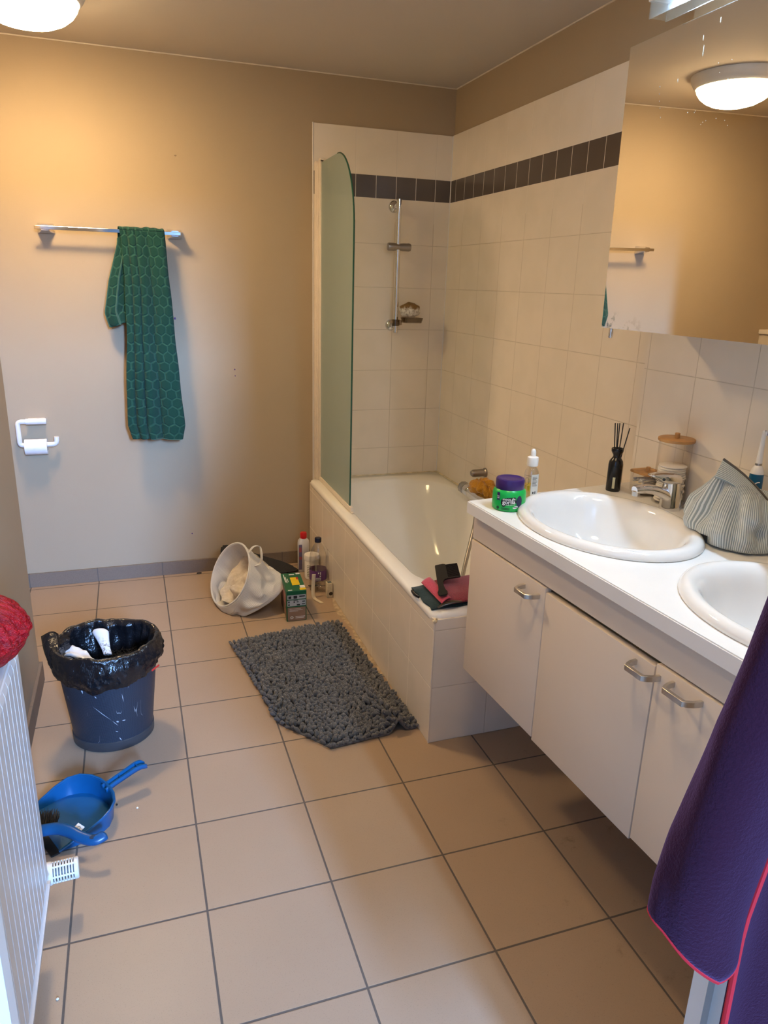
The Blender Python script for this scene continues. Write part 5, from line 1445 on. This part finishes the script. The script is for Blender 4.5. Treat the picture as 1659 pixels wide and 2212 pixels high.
# collar stripes run along the zip: rotate its UVs
cme = pc.children[-1].data if pc.children else None
for ch in bpy.data.objects:
    if ch.name.startswith('collar'):
        uvl = ch.data.uv_layers[0]
        for l in uvl.data: l.uv = (l.uv[1], l.uv[0])
bm = BM(); tube(bm, [P0.lerp(P1, k/20)+sn*.013+Vector((0, 0, .010*math.sin(PI*k/20)+.002)) for k in range(21)]+[P1+sn*.012+Vector((.004, -.002, -.022))], .0026, 8); obj('zip', bm, mat('zip metal', (.16, .14, .12), .4, .6), pc)
bm = BM(); zp = P1+sn*.018+Vector((.004, -.004, -.026)); box(bm, (-.004, -.0015, -.026), (.004, .0015, 0), .001, 1, Matrix.Translation(zp) @ Matrix.Rotation(.6, 4, 'Z')); 
tube(bm, [zp+Vector((.006*math.cos(a)*.8, .006*math.cos(a)*.5, -.029+.006*math.sin(a))) for a in [2*PI*k/18 for k in range(18)]], .0012, 6, closed=True); obj('zip_pull', bm, mat('dark brass', (.10, .07, .045), .4, .8), pc)
bm = BM(); tube(bm, smoothpath([zp+Vector((0, 0, -.03)), zp+Vector((-.008, -.008, -.048)), zp+Vector((-.014, -.012, -.066))]), .0008, 6); obj('cord', bm, WPLASTIC, pc)
# electric toothbrush
TB = Vector((1.612, -2.198, .8602))
tbz = thing('electric_toothbrush', 'blue and white electric toothbrush standing behind the striped pouch', 'toothbrush', TB)
bm = BM(); lathe(bm, [(.021, 0), (.022, .003), (.022, .02), (.0155, .022), (.0155, .03), (.0165, .06), (.0165, .12), (.0155, .150)], TB, n=32); obj('handle', bm, mat('blue handle plastic', (.006, .10, .22), .3), tbz)
bm = BM(); lathe(bm, [(.0156, .150), (.0135, .160), (.009, .168), (.0075, .170)], TB, n=28); obj('shoulder', bm, WPLASTIC, tbz)
bm = BM(); lathe(bm, [(.0078, .170), (.0078, .175)], TB, n=24); obj('grey_ring', bm, GREYMETAL, tbz)
bm = BM(); lathe(bm, [(.0072, .175), (.0068, .19), (.0056, .215), (.0048, .238), (.0045, .245)], TB, n=24); tube(bm, [TB+Vector((0, 0, .244)), TB+Vector((.0, -.001, .249)), TB+Vector((0.001, -.004, .251))], [.0045, .0055, .005], 14); lathe(bm, [(.0062, 0), (.0068, .002), (.0062, .004)], TB+Vector((.002, -.003, .248)), (.5, -.85, .02), 20); obj('brush_neck', bm, WPLASTIC, tbz)
bm = BM()
hd_ = TB+Vector((.0035, -.006, .248)); ax_ = Vector((.5, -.85, .02)).normalized(); A_, B_ = frame_of(ax_)
for k in range(14):
    r_, a_ = (.0022, k*1.3) if k < 5 else (.0048, k*.7); q = hd_+(A_*math.cos(a_)+B_*math.sin(a_))*r_
    tube(bm, [q, q+ax_*.0075], .0011, 6)
obj('brush_head', bm, mat('violet white bristle', (.30, .26, .42), .5, var=.5, scale=500), tbz)
bm = BM(); tvh = math.atan2(.221-TB.x, -(-3.5-TB.y)); tf = lambda x, z: Vector((TB.x+.0169*math.sin(tvh+x/.0165), TB.y-.0169*math.cos(tvh+x/.0165), TB.z+z))
cir = [(.008+.011*math.cos(a), .118+.014*math.sin(a)) for a in [1.4+k*.12 for k in range(20)]]
tube(bm, [tf(*q) for q in cir], .0013, 6); obj('swoosh', bm, WH, tbz)
# ------------------------------------------------------------------ mirror cabinet and light
mcb = thing('mirror_cabinet', 'frameless mirror cabinet on the wall above the basins', 'mirror cabinet', (1.405, -2.37, 1.322))
tl = -.0113
Mm = Matrix.Translation((1.4045, 0, 1.65)) @ Matrix.Rotation(tl, 4, 'Y')
def mirmat():
    m, N, b = newmat('mirror silver'); p = N.tex('Object'); s = N.xyz(p)
    b.inputs['Metallic'].default_value = 1.0
    n = N.noise(p, 38, 4, .6); low = N.step(s[2], .055, .0); corner = N.step(s[1], .30, .52)
    smear = N.m('MULTIPLY', N.m('MULTIPLY', N.step(n, .50, .62), low), corner)
    N.nt.links.new(N.mix(smear, (.86, .86, .84), (.70, .68, .64)), b.inputs['Base Color'])
    N.nt.links.new(N.m('ADD', .004, N.m('MULTIPLY', smear, .32)), b.inputs['Roughness']); return m
bm = BM(); box(bm, (0, -2.94, -.328), (.005, -1.804, .3195), 0, 1, Mm); obj('mirror_glass', bm, mirmat(), mcb, smooth=False)
bm = BM(); box(bm, (.0052, -2.94, -.3265), (.018, -1.8055, .318), 0, 1, Mm); obj('door_board', bm, LAMINATE, mcb, smooth=False)
bm = BM(); box(bm, (1.428, -2.94, 1.327), (1.6498, -1.808, 1.962), .001, 1); obj('cabinet_box', bm, LAMINATE, mcb, smooth=False)
bm = BM(); lathe(bm, [(.0045, 0), (.0055, .002), (.0055, .024), (.0045, .026)], (1.417, -1.835, 1.297), n=18); obj('pull', bm, CHROME, mcb)
# droplets and toothpaste specks on the glass
SPK = mat('dried droplet', (.36, .33, .28), .7)
bm = BM(); hr = random.Random(12)
for k in range(26):
    y = -2.02-.10*hr.random()-.12*hr.random(); z = 1.74+.13*hr.random()
    p = Mm @ Vector((-.0004, y, z-1.65)); blob(bm, p, (.0003, .0009, .0012), 1)
for y, z, h in ((-1.93, 1.86, .002), (-1.932, 1.845, .002), (-1.935, 1.83, .002), (-1.94, 1.815, .002), (-1.945, 1.795, .002), (-1.99, 1.86, .005), (-2.06, 1.90, .012), (-2.055, 1.925, .006), (-2.10, 1.945, .006)):
    blob(bm, Mm @ Vector((-.0004, y, z-1.65)), (.0003, .0010, h), 1)
obj('splash_marks', bm, SPK, mcb)
def shieldmat():
    m = bpy.data.materials.new('milky clear shield'); m.use_nodes = True
    nt = m.node_tree; nt.nodes.clear(); N = NT(nt)
    out = nt.nodes.new('ShaderNodeOutputMaterial'); tr = nt.nodes.new('ShaderNodeBsdfTransparent'); tl = nt.nodes.new('ShaderNodeBsdfTranslucent')
    tr.inputs[0].default_value = (.95, .97, .98, 1); tl.inputs[0].default_value = (.8, .84, .86, 1)
    k = nt.nodes.new('ShaderNodeMixShader'); N.link(N.m('ADD', .16, N.m('MULTIPLY', N.noise(N.tex('Object'), 20, 2), .06)), k.inputs[0])
    nt.links.new(tr.outputs[0], k.inputs[1]); nt.links.new(tl.outputs[0], k.inputs[2]); nt.links.new(k.outputs[0], out.inputs[0]); return m
SHIELD = shieldmat()
lf = thing('mirror_light', 'long white strip light with clear shield above the mirror, lit cool', 'strip light', (1.38, -2.3, 1.99))
bm = BM(); box(bm, (1.352, -2.80, 2.022), (1.402, -1.920, 2.052), .002); obj('housing', bm, WPLASTIC, lf)
bm = BM(); box(bm, (1.354, -2.79, 1.988), (1.357, -1.926, 2.022)); box(bm, (1.3975, -2.79, 1.988), (1.4005, -1.926, 2.022)); box(bm, (1.357, -1.930, 1.990), (1.3975, -1.926, 2.022)); obj('clear_shield', bm, SHIELD, lf, smooth=False)
TUBE = mat('lit tube', (.9, .95, 1), .3, emit=(.52, .74, 1.0, 290.0))
bm = BM(); tube(bm, [(1.377, -2.02, 2.010), (1.377, -2.76, 2.010)], .0085, 16); obj('tube', bm, TUBE, lf)
bm = BM(); box(bm, (1.367, -2.018, 2.001), (1.387, -1.995, 2.0225), .002); obj('tube_holder', bm, WPLASTIC, lf)
bm = BM(); box(bm, (1.39, -2.15, 2.052), (1.6502, -2.10, 2.064), .001); box(bm, (1.39, -2.65, 2.052), (1.6502, -2.60, 2.064), .001); obj('support_arm', bm, WPLASTIC, lf)
# ------------------------------------------------------------------ bathrobe
def fleece():
    m, N, b = newmat('purple fleece'); p = N.tex('Object'); n = N.noise(p, 300, 3, .7); c = N.noise(p, 14, 3)
    base = N.mix(c, (.022, .0042, .011), (.040, .0075, .016)); base = N.mix(N.m('MULTIPLY', n, .5), base, (.010, .0025, .008))
    N.nt.links.new(base, b.inputs['Base Color']); b.inputs['Roughness'].default_value = .95; b.inputs['Sheen Weight'].default_value = .22
    b.inputs['Sheen Tint'].default_value = (.6, .35, .75, 1); b.inputs['Specular IOR Level'].default_value = .1
    N.bump(n, .5, .003, b); return m
FLEECE = fleece(); PIPE = mat('coral piping', (.50, .010, .018), .8)
rbz = thing('bathrobe', 'purple fleece bathrobe with red piping hanging on the door frame', 'bathrobe', (.85, -3.09, .4))
bm = BM()
SK = [(.860, .6775, .0435, .030), (.90, .6785, .0440, .030), (.95, .683, .0430, .030), (1.0, .6905, .0385, .030), (1.06, .703, .037, .030), (1.12, .724, .036, .030), (1.22, .750, .038, .030), (1.36, .79, .042, .028), (1.5, .835, .045, .026), (1.58, .87, .04, .02)]
def sleeve(u, v):
    t = 2*PI*u; q = v*(len(SK)-1); i = min(int(q), len(SK)-2); f = q-i
    z, cx, w, d = [lerp(a, b, f) for a, b in zip(SK[i], SK[i+1])]
    c, s_ = math.cos(t), math.sin(t)
    x = cx+w*c; y = -3.100+d*s_
    zt = max(0, 1-v*4)
    z += zt*(-.30*(x-cx)-.012*(-s_)-.018*(1-abs(c)))
    k = 1+.07*math.sin(3*t+v*9)+.08*nz((c*1.5, s_*1.5, v*5), 1, 6)
    return Vector((cx+(x-cx)*k, -3.100+(y+3.100)*k, z))
grid(bm, sleeve, 56, 60, 1, 1, True, False); solid(obj('sleeve', bm, FLEECE, rbz, angle=180), .003, -1)
bm = BM(); tube(bm, [sleeve(k/60, 0) for k in range(60)], .0034, 8, closed=True); obj('sleeve_piping', bm, PIPE, rbz)
bm = BM()
def robe(u, v):
    z = lerp(1.60, .36, v); x = lerp(lerp(.84, .715, min(1, v*1.7)), lerp(.95, 1.02, v), u)
    x += .006*math.sin(v*9)*(1-u)
    y = -3.088-.018*(.5+.5*math.sin(u*15+1.2+v*2.0))-.010*math.sin(u*7+v*3)-.012*v
    return Vector((x, min(y, -3.072), z))
grid(bm, robe, 70, 70, 1, 1); solid(obj('robe_body', bm, FLEECE, rbz, angle=180), .004, -1)
bm = BM(); tube(bm, [robe(0, k/50)+Vector((-.001, -.001, 0)) for k in range(2, 51)], .0030, 8); obj('edge_piping', bm, PIPE, rbz)
bm = BM(); tube(bm, smoothpath([(.87, -3.10, 1.59), (.905, -3.112, 1.70), (.93, -3.10, 1.59)]), .0035, 8); obj('hanging_loop', bm, FLEECE, rbz)

# ------------------------------------------------------------------ daylight and world
al = bpy.data.lights.new('window_daylight', 'AREA'); al.shape = 'RECTANGLE'; al.size = .64; al.size_y = 1.38; al.energy = 1350; al.color = (.26, .50, 1.0)
ao = bpy.data.objects.new('window_daylight', al); COL.objects.link(ao); ao.location = ((WX0+WX1)/2, -9.08, (WZ0+WZ1)/2)
ao.rotation_euler = (Vector((.47, -3, 1.3))-ao.location).to_track_quat('-Z', 'Y').to_euler()
w = bpy.data.worlds.new('world'); S.world = w; w.use_nodes = True
w.node_tree.nodes['Background'].inputs[0].default_value = (.55, .70, 1.0, 1); w.node_tree.nodes['Background'].inputs[1].default_value = .6
